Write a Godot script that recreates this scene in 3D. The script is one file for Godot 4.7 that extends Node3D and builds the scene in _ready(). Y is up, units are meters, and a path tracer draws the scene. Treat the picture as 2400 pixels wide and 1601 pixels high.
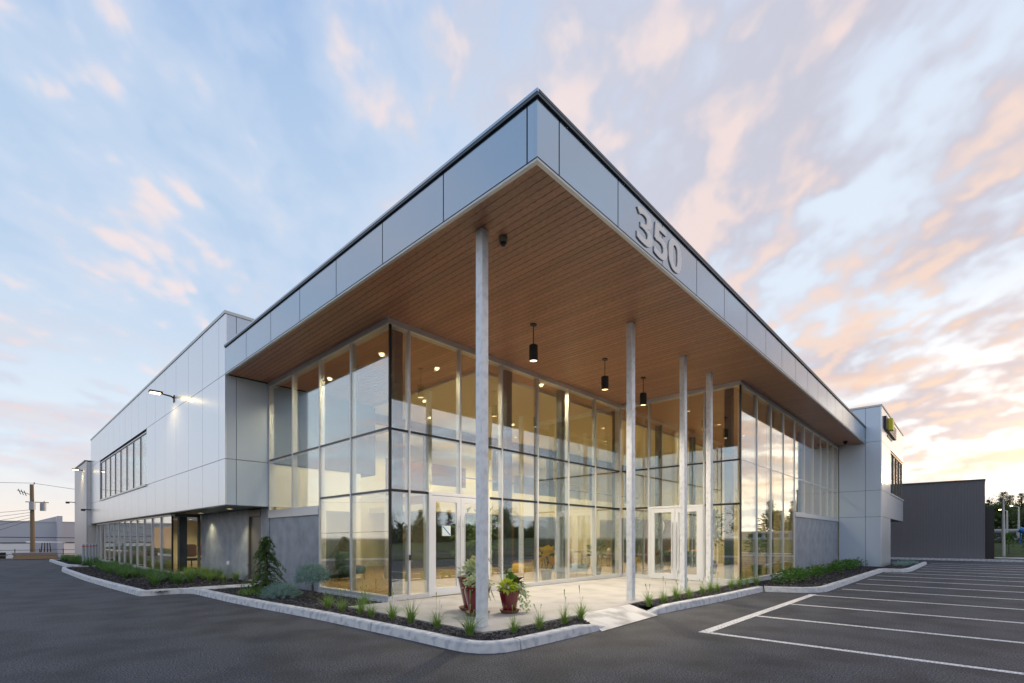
extends Node3D
# A two-storey glass and metal office building with a cantilevered wood soffit, at dusk.
# x runs along the right facade, -z along the left facade, y up, metres.

var rng := RandomNumberGenerator.new()
var taken := {}
var M := {}
const EYE_TURN := -46.79
const SOFFIT := 6.44
const LX := 4.834     # plane of the left fascia and of the left metal volume
const RZ := -4.094    # plane of the right fascia
const WX := 6.06      # left wing glass
const DZ := -9.45     # door wall glass
const SX := 15.93     # side wall glass
const FZ := -5.27     # right facade glass

# ------------------------------------------------------------------ mesh collector
class MB:
	var v := PackedVector3Array()
	var n := PackedVector3Array()
	var t := PackedVector2Array()
	var c := PackedColorArray()
	var tint := Color.WHITE
	var use_c := false
	func tri(a: Vector3, b: Vector3, d: Vector3, ta := Vector2.ZERO, tb := Vector2.ZERO, td := Vector2.ZERO) -> void:
		var nn := (b - a).cross(d - a).normalized()
		v.append_array([a, d, b]); n.append_array([nn, nn, nn]); t.append_array([ta, td, tb])
		if use_c: c.append_array([tint, tint, tint])
	func quad(a: Vector3, b: Vector3, d: Vector3, e: Vector3) -> void:
		var w := a.distance_to(b)
		var h := a.distance_to(e)
		tri(a, b, d, Vector2(0, 0), Vector2(w, 0), Vector2(w, h))
		tri(a, d, e, Vector2(0, 0), Vector2(w, h), Vector2(0, h))
	func box(lo: Vector3, hi: Vector3) -> void:
		obox((lo + hi) / 2.0, hi - lo, Basis.IDENTITY)
	func obox(at: Vector3, size: Vector3, b: Basis) -> void:
		var x := b.x * size.x / 2.0
		var y := b.y * size.y / 2.0
		var z := b.z * size.z / 2.0
		quad(at - x - y + z, at + x - y + z, at + x + y + z, at - x + y + z)
		quad(at + x - y - z, at - x - y - z, at - x + y - z, at + x + y - z)
		quad(at + x - y + z, at + x - y - z, at + x + y - z, at + x + y + z)
		quad(at - x - y - z, at - x - y + z, at - x + y + z, at - x + y - z)
		quad(at - x + y + z, at + x + y + z, at + x + y - z, at - x + y - z)
		quad(at - x - y - z, at + x - y - z, at + x - y + z, at - x - y + z)
	func smooth(p: Array, q: Array, nr: Array, uvs: Array) -> void:   # quad with own normals
		for k in [[0, 1, 2], [0, 2, 3]]:
			v.append_array([p[k[0]], p[k[2]], p[k[1]]]); n.append_array([nr[k[0]], nr[k[2]], nr[k[1]]]); t.append_array([uvs[k[0]], uvs[k[2]], uvs[k[1]]])
			if use_c: c.append_array([tint, tint, tint])
	func tube(p: PackedVector3Array, r: PackedFloat32Array, seg := 8, caps := true) -> void:
		var rings := []
		var along := 0.0
		for i in p.size():
			var d := (p[mini(i + 1, p.size() - 1)] - p[maxi(i - 1, 0)]).normalized()
			var s := d.cross(Vector3.RIGHT if absf(d.x) < 0.9 else Vector3.UP).normalized()
			var q := d.cross(s)
			var ring := []
			for k in seg + 1:
				var a := TAU * k / seg
				ring.append(s * cos(a) + q * sin(a))
			rings.append(ring)
		for i in p.size() - 1:
			var l := p[i].distance_to(p[i + 1])
			for k in seg:
				var na: Vector3 = rings[i][k]
				var nb: Vector3 = rings[i][k + 1]
				var nc: Vector3 = rings[i + 1][k + 1]
				var nd: Vector3 = rings[i + 1][k]
				smooth([p[i] + na * r[i], p[i] + nb * r[i], p[i + 1] + nc * r[i + 1], p[i + 1] + nd * r[i + 1]], [], [na, nb, nc, nd], [Vector2(float(k) / seg, along), Vector2(float(k + 1) / seg, along), Vector2(float(k + 1) / seg, along + l), Vector2(float(k) / seg, along + l)])
			along += l
		if caps:
			for e in [0, p.size() - 1]:
				for k in seg:
					if e == 0: tri(p[e], p[e] + rings[e][k + 1] * r[e], p[e] + rings[e][k] * r[e])
					else: tri(p[e], p[e] + rings[e][k] * r[e], p[e] + rings[e][k + 1] * r[e])
	func lathe(at: Vector3, prof: Array, seg := 24) -> void:   # prof of Vector2(radius, height), from below
		for i in prof.size() - 1:
			var a: Vector2 = prof[i]
			var b: Vector2 = prof[i + 1]
			var sl := Vector2(b.y - a.y, a.x - b.x).normalized()
			for k in seg:
				var c0 := TAU * k / seg
				var c1 := TAU * (k + 1) / seg
				var d0 := Vector3(cos(c0), 0, -sin(c0))
				var d1 := Vector3(cos(c1), 0, -sin(c1))
				var n0 := d0 * sl.x + Vector3.UP * sl.y
				var n1 := d1 * sl.x + Vector3.UP * sl.y
				smooth([at + d0 * a.x + Vector3.UP * a.y, at + d1 * a.x + Vector3.UP * a.y, at + d1 * b.x + Vector3.UP * b.y, at + d0 * b.x + Vector3.UP * b.y], [], [n0, n1, n1, n0], [Vector2(c0, a.y), Vector2(c1, a.y), Vector2(c1, b.y), Vector2(c0, b.y)])
	func leaf(at: Vector3, d: Vector3, up: Vector3, l: float, w: float, bend := 0.0) -> void:   # folded diamond leaf
		var s := d.cross(up).normalized()
		var u := s.cross(d).normalized()
		var mid := at + d * l * 0.5 + u * l * bend * 0.5
		var tip := at + d * l - u * l * bend
		var a := mid + s * w * 0.5 + u * w * 0.18
		var b := mid - s * w * 0.5 + u * w * 0.18
		tri(at, a, tip); tri(at, tip, b)
	func mesh() -> ArrayMesh:
		var m := ArrayMesh.new()
		var a := []
		a.resize(Mesh.ARRAY_MAX)
		a[Mesh.ARRAY_VERTEX] = v; a[Mesh.ARRAY_NORMAL] = n; a[Mesh.ARRAY_TEX_UV] = t
		if use_c: a[Mesh.ARRAY_COLOR] = c
		m.add_surface_from_arrays(Mesh.PRIMITIVE_TRIANGLES, a)
		return m

# ------------------------------------------------------------------ naming helpers
func numbered(called: String) -> String:
	var k: int = taken.get(called, 0)
	taken[called] = k + 1
	return called if k == 0 else "%s_%03d" % [called, k]

func tag(o: Node3D, label: String, category: String, group := "") -> Node3D:
	o.set_meta("label", label); o.set_meta("category", category)
	if group: o.set_meta("group", group)
	return o

func thing(called: String, label: String, category: String, at := Vector3.ZERO, turn := 0.0, group := "") -> Node3D:
	var o := Node3D.new()
	o.name = numbered(called); add_child(o)
	o.position = at; o.rotation.y = turn
	tag(o, label, category, group)
	return o

func part(parent: Node3D, called: String, mb: MB, m: Material) -> MeshInstance3D:
	return put(parent, called, mb.mesh(), m)

func put(parent: Node3D, called: String, me: Mesh, m: Material) -> MeshInstance3D:
	var o := MeshInstance3D.new()
	o.mesh = me; o.material_override = m
	if parent == self:
		o.name = numbered(called); add_child(o)
	else:
		var key := "%d/%s" % [parent.get_instance_id(), called]
		var k: int = taken.get(key, 0)
		taken[key] = k + 1
		o.name = called if k == 0 else "%s_%03d" % [called, k]
		parent.add_child(o, true)
	return o

func boxpart(parent: Node3D, called: String, lo: Vector3, hi: Vector3, m: Material) -> MeshInstance3D:
	var b := MB.new()
	b.box(Vector3(minf(lo.x, hi.x), minf(lo.y, hi.y), minf(lo.z, hi.z)), Vector3(maxf(lo.x, hi.x), maxf(lo.y, hi.y), maxf(lo.z, hi.z)))
	return part(parent, called, b, m)

func struct(called: String, mb: MB, m: Material) -> MeshInstance3D:
	var o := part(self, called, mb, m)
	o.set_meta("kind", "structure")
	return o

func dup(o: Node3D, at: Vector3, turn: float, label: String, scale_by := 1.0) -> Node3D:
	var r: Node3D = o.duplicate()
	r.name = numbered(String(o.name).get_slice("_00", 0)); add_child(r)
	r.position = at; r.rotation.y = turn; r.scale = Vector3.ONE * scale_by
	r.set_meta("label", label)
	return r

# a box on a wall: axis "x" is a wall facing -x, "z" one facing +z; d0..d1 is depth inwards
func wbox(parent: Node3D, called: String, axis: String, plane: float, u0: float, u1: float, y0: float, y1: float, d0: float, d1: float, m: Material) -> MeshInstance3D:
	if axis == "x":
		return boxpart(parent, called, Vector3(plane + d0, y0, u0), Vector3(plane + d1, y1, u1), m)
	return boxpart(parent, called, Vector3(u0, y0, plane - d1), Vector3(u1, y1, plane - d0), m)

# ------------------------------------------------------------------ materials
func lin(r: float, g: float, b: float) -> Color:
	return Color(r, g, b).linear_to_srgb()

func mat(called: String, col: Color, rough := 0.6, metal := 0.0) -> StandardMaterial3D:
	var m := StandardMaterial3D.new()
	m.resource_name = called
	m.albedo_color = col; m.roughness = rough; m.metallic = metal
	M[called] = m
	return m

func noise_tex(freq: float, oct: int, stops: Array, size := 512, kind := FastNoiseLite.TYPE_SIMPLEX_SMOOTH, sd := 1) -> NoiseTexture2D:
	var f := FastNoiseLite.new()
	f.noise_type = kind; f.frequency = freq; f.seed = sd
	f.fractal_type = FastNoiseLite.FRACTAL_FBM; f.fractal_octaves = oct
	var t := NoiseTexture2D.new()
	t.width = size; t.height = size; t.seamless = true; t.noise = f; t.generate_mipmaps = false
	var g := Gradient.new()
	g.offsets = PackedFloat32Array(); g.colors = PackedColorArray()
	var offs := PackedFloat32Array()
	var cols := PackedColorArray()
	for s in stops:
		offs.append(s[0]); cols.append(s[1])
	g.offsets = offs; g.colors = cols
	t.color_ramp = g
	return t

func gr(a: float) -> Color:
	return Color(a, a, a)

func world_map(m: StandardMaterial3D, tex: Texture2D, per_metre: float, bump: Texture2D = null, cm := 0.0) -> void:
	m.uv1_triplanar = true; m.uv1_world_triplanar = true
	m.uv1_scale = Vector3.ONE * per_metre
	m.albedo_texture = tex
	if bump:
		m.heightmap_enabled = true; m.heightmap_texture = bump; m.heightmap_scale = cm

func detail(m: StandardMaterial3D, tex: Texture2D, scale_by: float) -> void:
	m.detail_enabled = true; m.detail_albedo = tex; m.detail_blend_mode = BaseMaterial3D.BLEND_MODE_MUL
	m.detail_uv_layer = BaseMaterial3D.DETAIL_UV_2
	m.uv2_triplanar = true; m.uv2_world_triplanar = true
	m.uv2_scale = Vector3.ONE * scale_by

func make_materials() -> void:
	var patch := noise_tex(0.012, 5, [[0.0, gr(0.7)], [0.35, gr(0.86)], [0.5, gr(0.93)], [0.65, gr(1.0)], [1.0, gr(1.0)]], 512, FastNoiseLite.TYPE_SIMPLEX, 3)
	var fine := noise_tex(0.16, 3, [[0.0, gr(0.2)], [0.36, gr(0.42)], [0.5, gr(0.74)], [0.62, gr(0.88)], [0.7, gr(1.0)], [1.0, gr(1.0)]], 512, FastNoiseLite.TYPE_SIMPLEX, 5)
	var grit := noise_tex(0.22, 2, [[0.0, gr(0.0)], [1.0, gr(1.0)]], 512, FastNoiseLite.TYPE_CELLULAR, 7)
	var stain := noise_tex(0.016, 4, [[0.0, Color(0.74, 0.77, 0.81)], [0.36, Color(0.86, 0.88, 0.91)], [0.52, Color(0.96, 0.965, 0.97)], [1.0, Color(1, 1, 1)]], 512, FastNoiseLite.TYPE_SIMPLEX, 11)
	var spangle := noise_tex(0.012, 3, [[0.0, gr(0.88)], [0.4, gr(0.965)], [0.6, gr(1.0)], [1.0, gr(1.0)]], 512, FastNoiseLite.TYPE_SIMPLEX_SMOOTH, 13)

	var a := mat("asphalt", lin(0.112, 0.121, 0.15), 0.78)
	world_map(a, fine, 0.42, grit, 0.6)
	detail(a, patch, 0.11)
	a = mat("paint_white", lin(0.82, 0.83, 0.85), 0.65)
	world_map(a, noise_tex(0.06, 4, [[0.0, gr(0.5)], [0.28, gr(0.62)], [0.38, gr(0.93)], [1.0, gr(1.0)]], 256, FastNoiseLite.TYPE_SIMPLEX, 17), 1.3)
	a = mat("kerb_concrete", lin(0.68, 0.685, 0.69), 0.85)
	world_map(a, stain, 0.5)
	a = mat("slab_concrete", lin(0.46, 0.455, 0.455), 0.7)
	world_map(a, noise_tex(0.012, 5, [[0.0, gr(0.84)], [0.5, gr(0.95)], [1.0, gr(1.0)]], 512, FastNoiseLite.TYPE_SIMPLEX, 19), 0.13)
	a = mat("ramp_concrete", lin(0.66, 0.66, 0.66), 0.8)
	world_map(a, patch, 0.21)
	a = mat("wall_concrete", lin(0.37, 0.405, 0.46), 0.45)
	world_map(a, noise_tex(0.007, 6, [[0.0, Color(0.8, 0.81, 0.82)], [0.4, Color(0.89, 0.9, 0.91)], [0.7, Color(0.95, 0.955, 0.96)], [1.0, gr(1.0)]], 512, FastNoiseLite.TYPE_SIMPLEX_SMOOTH, 23), 0.4)
	a = mat("galvanised", lin(0.84, 0.87, 0.90), 0.38, 0.2)
	world_map(a, spangle, 0.8)
	mat("silver_panel", lin(0.78, 0.825, 0.88), 0.3, 0.7)
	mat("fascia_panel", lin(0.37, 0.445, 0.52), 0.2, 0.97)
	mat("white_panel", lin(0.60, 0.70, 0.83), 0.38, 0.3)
	var wave := noise_tex(0.02, 2, [[0.0, gr(0.0)], [1.0, gr(1.0)]], 256, FastNoiseLite.TYPE_SIMPLEX_SMOOTH, 31)
	wave.color_ramp = null
	wave.as_normal_map = true; wave.bump_strength = 3.0
	for k in ["silver_panel", "fascia_panel", "white_panel"]:
		a = M[k]
		a.uv1_triplanar = true; a.uv1_world_triplanar = true; a.uv1_scale = Vector3.ONE * 0.22
		a.normal_enabled = true; a.normal_texture = wave; a.normal_scale = 0.05
	mat("coping_dark", lin(0.09, 0.105, 0.12), 0.35, 0.7)
	mat("coping_light", lin(0.55, 0.57, 0.58), 0.4, 0.5)
	mat("joint_dark", lin(0.03, 0.032, 0.036), 0.8)
	mat("aluminium", lin(0.68, 0.69, 0.71), 0.38, 0.5)
	mat("door_white", lin(0.72, 0.745, 0.78), 0.45, 0.2)
	mat("mullion_dark", lin(0.02, 0.021, 0.023), 0.4, 0.2)
	mat("bronze", lin(0.19, 0.18, 0.165), 0.45, 0.5)
	mat("steel_black", lin(0.022, 0.023, 0.026), 0.5, 0.1)
	mat("under_metal", lin(0.13, 0.135, 0.14), 0.45, 0.4)
	a = mat("glass", Color(0.25, 0.42, 0.38, 0.014), 0.0)
	a.transparency = BaseMaterial3D.TRANSPARENCY_ALPHA
	# the metal-oxide coating of the solar-control lite: a weak mirror that passes the rest
	a = mat("coated_glass", Color(0.95, 0.985, 0.985, 0.145), 0.0, 1.0)
	a.transparency = BaseMaterial3D.TRANSPARENCY_ALPHA
	var plain_white := Image.create(4, 4, false, Image.FORMAT_RGB8)
	plain_white.fill(Color.WHITE)
	a.albedo_texture = ImageTexture.create_from_image(plain_white)
	a = mat("clear_glass", Color(0.25, 0.42, 0.38, 0.03), 0.0)
	a.transparency = BaseMaterial3D.TRANSPARENCY_ALPHA
	# wood-look soffit boards in five tones
	var grain := noise_tex(0.035, 5, [[0.0, Color(0.55, 0.5, 0.45)], [0.4, Color(0.82, 0.79, 0.76)], [1.0, Color(1, 1, 1)]], 512, FastNoiseLite.TYPE_SIMPLEX, 29)
	for k in 5:
		var f: float = [0.9, 0.97, 1.0, 1.05, 1.12][k]
		a = mat("wood_%d" % k, lin(0.57 * f, 0.275 * f, 0.16 * f), 0.3)
		a.albedo_texture = grain; a.uv1_scale = Vector3(0.35, 5.0, 1); a.uv1_offset = Vector3(0.13 * k, 0.31 * k, 0)
	a = mat("floor_wood", lin(0.50, 0.35, 0.19), 0.35)
	a.albedo_texture = grain; a.uv1_scale = Vector3(1.5, 0.25, 1)
	a = mat("brown_wood", lin(0.20, 0.09, 0.045), 0.5)
	a.albedo_texture = grain; a.uv1_scale = Vector3(3.0, 0.4, 1)
	mat("plaster_warm", lin(0.70, 0.64, 0.42), 0.85)
	mat("plaster_pale", lin(0.75, 0.72, 0.62), 0.85)
	mat("ceiling_white", lin(0.74, 0.70, 0.52), 0.9)
	mat("charcoal_wall", lin(0.035, 0.037, 0.04), 0.6)
	mat("screen_black", lin(0.01, 0.01, 0.012), 0.2)
	a = mat("mulch", lin(0.028, 0.027, 0.029), 0.95)
	world_map(a, fine, 2.0, grit, 1.5)
	mat("mulch_chip", lin(0.034, 0.032, 0.034), 0.9).vertex_color_use_as_albedo = true
	a = mat("lawn", lin(0.12, 0.2, 0.04), 0.9)
	world_map(a, fine, 0.8, grit, 2.0)
	detail(a, patch, 0.06)
	a = mat("earth", lin(0.15, 0.16, 0.08), 0.95)
	world_map(a, fine, 0.3)
	for g in [["grass_green", 0.15, 0.25, 0.055], ["grass_dark", 0.075, 0.16, 0.035], ["spruce_green", 0.1, 0.17, 0.05], ["spruce_blue", 0.2, 0.31, 0.3], ["leaf_green", 0.085, 0.2, 0.028], ["tree_dark", 0.06, 0.085, 0.03], ["tree_mid", 0.085, 0.12, 0.035], ["leaf_lime", 0.42, 0.5, 0.05], ["leaf_pale", 0.42, 0.5, 0.32], ["leaf_yellow", 0.5, 0.36, 0.03], ["leaf_house", 0.06, 0.13, 0.04], ["straw", 0.45, 0.38, 0.2]]:
		a = mat(g[0], lin(g[1], g[2], g[3]), 0.6)
		a.backlight_enabled = true; a.backlight = lin(g[1] * 0.8, g[2] * 0.8, g[3] * 0.6)
	a = mat("bark", lin(0.11, 0.085, 0.06), 0.9)
	a = mat("pole_wood", lin(0.33, 0.27, 0.18), 0.85)
	a.albedo_texture = grain; a.uv1_scale = Vector3(2.0, 0.3, 1)
	a = mat("glaze_red", lin(0.15, 0.009, 0.014), 0.12)
	a.clearcoat_enabled = true; a.clearcoat = 0.7; a.clearcoat_roughness = 0.08
	mat("terracotta", lin(0.17, 0.06, 0.04), 0.5)
	mat("flower_white", lin(0.78, 0.78, 0.7), 0.6)
	mat("flower_cream", lin(0.75, 0.7, 0.38), 0.6)
	mat("leaf_burgundy", lin(0.13, 0.015, 0.03), 0.4)
	mat("sign_white", lin(0.92, 0.915, 0.91), 0.45)
	mat("sign_black", lin(0.02, 0.02, 0.022), 0.4)
	a = mat("sign_yellow", lin(0.9, 0.8, 0.04), 0.5)
	mat("red_band", lin(0.55, 0.03, 0.03), 0.5)
	mat("corrugated_dark", lin(0.15, 0.146, 0.16), 0.55, 0.1)
	mat("corrugated_silver", lin(0.68, 0.68, 0.69), 0.4, 0.35)
	mat("warehouse_white", lin(0.52, 0.54, 0.60), 0.7)
	mat("lumber", lin(0.47, 0.31, 0.16), 0.8)
	mat("lumber_grey", lin(0.36, 0.32, 0.28), 0.85)
	mat("transformer_grey", lin(0.35, 0.40, 0.46), 0.4, 0.2)
	mat("fence_tan", lin(0.52, 0.42, 0.3), 0.85)
	mat("pole_grey", lin(0.55, 0.54, 0.52), 0.6)
	mat("blue_paint", lin(0.02, 0.17, 0.5), 0.4)
	mat("fabric_orange", lin(0.62, 0.27, 0.1), 0.85)
	mat("fabric_yellow", lin(0.75, 0.45, 0.04), 0.85)
	mat("fabric_teal", lin(0.05, 0.09, 0.1), 0.85)
	mat("fabric_blue", lin(0.25, 0.33, 0.42), 0.85)
	mat("fabric_cream", lin(0.6, 0.54, 0.44), 0.85)
	mat("plastic_black", lin(0.015, 0.016, 0.018), 0.5)
	mat("poster_white", lin(0.7, 0.8, 0.83), 0.6)
	mat("poster_blue", lin(0.02, 0.22, 0.42), 0.5)
	a = mat("lamp_glow", lin(1, 0.85, 0.6), 0.5)
	a.emission_enabled = true; a.emission = Color(1, 0.86, 0.62); a.emission_energy_multiplier = 2.2
	a = mat("flood_glow", lin(1, 0.9, 0.7), 0.5)
	a.emission_enabled = true; a.emission = Color(1, 0.88, 0.62); a.emission_energy_multiplier = 14.0

# ------------------------------------------------------------------ sky
func sky_image(w: int, h: int) -> Image:
	var im := Image.create(w, h, false, Image.FORMAT_RGBF)
	var big := FastNoiseLite.new()
	big.seed = 41; big.frequency = 0.55; big.fractal_octaves = 6; big.fractal_gain = 0.5
	var mot := FastNoiseLite.new()
	mot.seed = 77; mot.frequency = 0.8; mot.fractal_octaves = 6; mot.fractal_gain = 0.52
	var low := FastNoiseLite.new()
	low.seed = 12; low.frequency = 1.0; low.fractal_octaves = 6
	var sun_az := deg_to_rad(97.0)
	var sun := Vector3(sin(sun_az) * cos(0.03), sin(0.03), -cos(sun_az) * cos(0.03))
	var fwd := Vector3(sin(deg_to_rad(46.79)), 0, -cos(deg_to_rad(46.79)))
	var rgt := Vector3(-fwd.z, 0, fwd.x)
	var half := h / 2
	for j in half + 1:
		var el := PI / 2.0 - PI * (j + 0.5) / h
		var se := sin(el)
		var ce := cos(el)
		var e := maxf(rad_to_deg(el), 0.0)
		var base := Vector3(0.70, 0.635, 0.575).lerp(Vector3(0.57, 0.64, 0.70), smoothstep(0.5, 9.0, e))
		base = base.lerp(Vector3(0.36, 0.465, 0.61), smoothstep(7.0, 26.0, e))
		base = base.lerp(Vector3(0.17, 0.295, 0.53), smoothstep(28.0, 60.0, e))
		var fade := 1.0 / (maxf(se, 0.0) + 0.10)
		for i in w:
			var az := TAU * (i + 0.5) / w
			var d := Vector3(sin(az) * ce, se, -cos(az) * ce)
			var ang := rad_to_deg(acos(clampf(d.dot(sun), -1, 1)))
			var warm := exp(-ang * ang / 900.0)
			# the paler half of the sky, toward the sunset
			var side := smoothstep(-0.42, 0.42, d.dot(rgt))
			var col := base.lerp(Vector3(0.60, 0.65, 0.72), 0.72 * side * (1.0 - 0.5 * smoothstep(30.0, 70.0, e)))
			var u := d.dot(rgt) * fade
			var f := d.dot(fwd) * fade
			var n0 := big.get_noise_3d(u * 1.7 + 3.0, f * 1.2, 0.0)
			var n1 := mot.get_noise_3d(u * 2.9 + n0 * 0.9 + 11.0, f * 1.9 - n0 * 0.6, 5.0)
			var n2 := mot.get_noise_3d(u * 7.0 - n1 * 0.7, f * 4.6 + n0, 9.0)
			var n3 := big.get_noise_3d(u * 14.0 + n1, f * 10.0 - n2, 4.0)
			var up_fade := smoothstep(1.5, 9.0, e)
			# thin veils
			var veil := clampf(0.36 + n1 * 0.75 + n0 * 0.35 + n2 * 0.45 + n3 * 0.25, 0.0, 0.75) * up_fade * (1.0 - 0.55 * smoothstep(42.0, 70.0, e))
			col = col.lerp(Vector3(0.50, 0.555, 0.65), veil)
			# lavender undersides
			var body := smoothstep(lerpf(0.05, -0.42, side), lerpf(0.55, 0.24, side), n0 * 0.7 + n1 * 0.8 + n2 * 0.5 + n3 * 0.3)
			col = col.lerp(Vector3(0.42, 0.425, 0.50).lerp(Vector3(0.42, 0.35, 0.38), warm), body * lerpf(0.34, 0.85, side) * up_fade)
			# patches that still catch the light
			var lit := smoothstep(lerpf(0.12, -0.04, side), lerpf(0.62, 0.50, side), n1 * 0.75 + n2 * 0.75 + n3 * 0.35 - n0 * 0.1)
			col = col.lerp(Vector3(0.72, 0.585, 0.555).lerp(Vector3(0.78, 0.54, 0.37), minf(1.0, warm * 1.3)), lit * lerpf(0.66, 0.66, side) * up_fade)
			# low banks of cloud near the horizon
			var lb := low.get_noise_3d(az * 2.4, e * 0.17, 2.0)
			var lb2 := low.get_noise_3d(az * 7.0, e * 0.5, 7.0)
			var bar := smoothstep(0.0, 0.42, lb + lb2 * 0.35) * smoothstep(2.5, 5.5, e) * (1.0 - smoothstep(13.0, 21.0, e)) * lerpf(0.42, 0.72, side)
			col = col.lerp(Vector3(0.47, 0.43, 0.49).lerp(Vector3(0.62, 0.42, 0.33), warm).lerp(Vector3(0.80, 0.56, 0.38), clampf(0.25 + lb2 * 1.6, 0.0, 0.8) * (0.3 + 0.7 * warm)), bar)
			# where the sun has just gone
			var clear := 1.0 - 0.75 * maxf(maxf(body, bar), lit * 0.6)
			col += Vector3(2.0, 1.40, 0.75) * exp(-ang * ang / 110.0) * clear
			col += Vector3(0.30, 0.235, 0.12) * exp(-ang * ang / 650.0) * clear * exp(-e / 14.0)
			im.set_pixel(i, j, Color(col.x, col.y, col.z))
	for j in range(half + 1, h):
		for i in range(0, w):
			im.set_pixel(i, j, Color(0.12, 0.12, 0.11))
	return im

func make_camera_and_sky() -> void:
	var cam := Camera3D.new()
	cam.name = "Camera"
	cam.projection = Camera3D.PROJECTION_FRUSTUM
	cam.near = 0.1; cam.far = 2000.0
	cam.size = 2.0 * 800.5 / 1154.45 * 0.1
	cam.frustum_offset = Vector2(0, 461.5 / 1154.45 * 0.1)
	cam.position = Vector3(0, 1.55, 0)
	cam.rotation_degrees = Vector3(0, EYE_TURN, 0)
	add_child(cam); cam.current = true
	var env := Environment.new()
	env.background_mode = Environment.BG_SKY
	var sk := Sky.new()
	var pm := PanoramaSkyMaterial.new()
	pm.panorama = ImageTexture.create_from_image(sky_image(2048, 1024))
	sk.sky_material = pm
	env.sky = sk
	env.tonemap_mode = Environment.TONE_MAPPER_LINEAR
	env.tonemap_exposure = 1.4
	env.sdfgi_enabled = true; env.ssao_enabled = true; env.ssil_enabled = true
	var we := WorldEnvironment.new()
	we.name = "WorldEnvironment"; we.environment = env
	add_child(we)
	var sun := DirectionalLight3D.new()
	sun.name = "Sun"
	sun.light_color = Color(1.0, 0.78, 0.55); sun.light_energy = 0.3
	sun.light_angular_distance = 3.0; sun.shadow_enabled = true
	var az := deg_to_rad(96.0)
	var to_sun := Vector3(sin(az), 0.06, -cos(az))
	add_child(sun)
	sun.look_at_from_position(Vector3.ZERO, -to_sun)

func lamp_light(kind: String, parent: Node3D, at: Vector3, energy: float, size: float, col := Color(1.0, 0.93, 0.74), angle := 70.0, toward := Vector3.DOWN) -> void:
	var l: Light3D
	if kind == "spot":
		var s := SpotLight3D.new()
		s.spot_angle = angle; s.spot_range = 40.0; s.spot_attenuation = 2.0; s.spot_angle_attenuation = 0.6
		l = s
	else:
		var o := OmniLight3D.new()
		o.omni_range = 40.0; o.omni_attenuation = 2.0
		l = o
	l.name = "Lamp"
	l.light_color = col; l.light_energy = energy; l.light_size = size; l.shadow_enabled = true
	parent.add_child(l, true)
	l.position = at
	if kind == "spot":
		l.basis = Basis.looking_at(toward, Vector3.RIGHT if absf(toward.y) > 0.9 else Vector3.UP)

# ------------------------------------------------------------------ ground, roads, kerbs, beds
func ground_y(x: float, z: float) -> float:
	var y := 0.0
	y -= 2.2 * smoothstep(-54.0, -75.0, z) * (1.0 - smoothstep(25.0, 45.0, x)) * smoothstep(-1.2, 0.4, x)
	y += maxf(0.0, minf(x, 120.0) - 46.5) * 0.033 * smoothstep(46.0, 50.0, x)
	return y

func sheet(x0: float, x1: float, z0: float, z1: float, step: float, lift: float, b: MB) -> void:
	var nx := maxi(1, int(ceil((x1 - x0) / step)))
	var nz := maxi(1, int(ceil((z1 - z0) / step)))
	for i in nx:
		for j in nz:
			var xa := lerpf(x0, x1, float(i) / nx)
			var xb := lerpf(x0, x1, float(i + 1) / nx)
			var za := lerpf(z0, z1, float(j) / nz)
			var zb := lerpf(z0, z1, float(j + 1) / nz)
			b.quad(Vector3(xa, ground_y(xa, zb) + lift, zb), Vector3(xb, ground_y(xb, zb) + lift, zb), Vector3(xb, ground_y(xb, za) + lift, za), Vector3(xa, ground_y(xa, za) + lift, za))

func poly(b: MB, pts: Array, y: float) -> void:
	var p2 := PackedVector2Array()
	for p in pts: p2.append(p)
	var idx := Geometry2D.triangulate_polygon(p2)
	for k in range(0, idx.size(), 3):
		var q := [p2[idx[k]], p2[idx[k + 1]], p2[idx[k + 2]]]
		if (q[1] - q[0]).cross(q[2] - q[0]) > 0: q.reverse()
		b.tri(Vector3(q[0].x, y, q[0].y), Vector3(q[1].x, y, q[1].y), Vector3(q[2].x, y, q[2].y))

func smooth_path(pts: Array, radius: float) -> Array:   # rounds the corners of a polyline
	var out := [pts[0]]
	for i in range(1, pts.size() - 1):
		var p: Vector2 = pts[i]
		var a: Vector2 = pts[i - 1] - p
		var c: Vector2 = pts[i + 1] - p
		var r := minf(radius, minf(a.length(), c.length()) * 0.45)
		var pa := p + a.normalized() * r
		var pc := p + c.normalized() * r
		for k in 6:
			var s := k / 5.0
			out.append(pa.lerp(p, s).lerp(p.lerp(pc, s), s))
	out.append(pts[-1])
	return out

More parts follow.
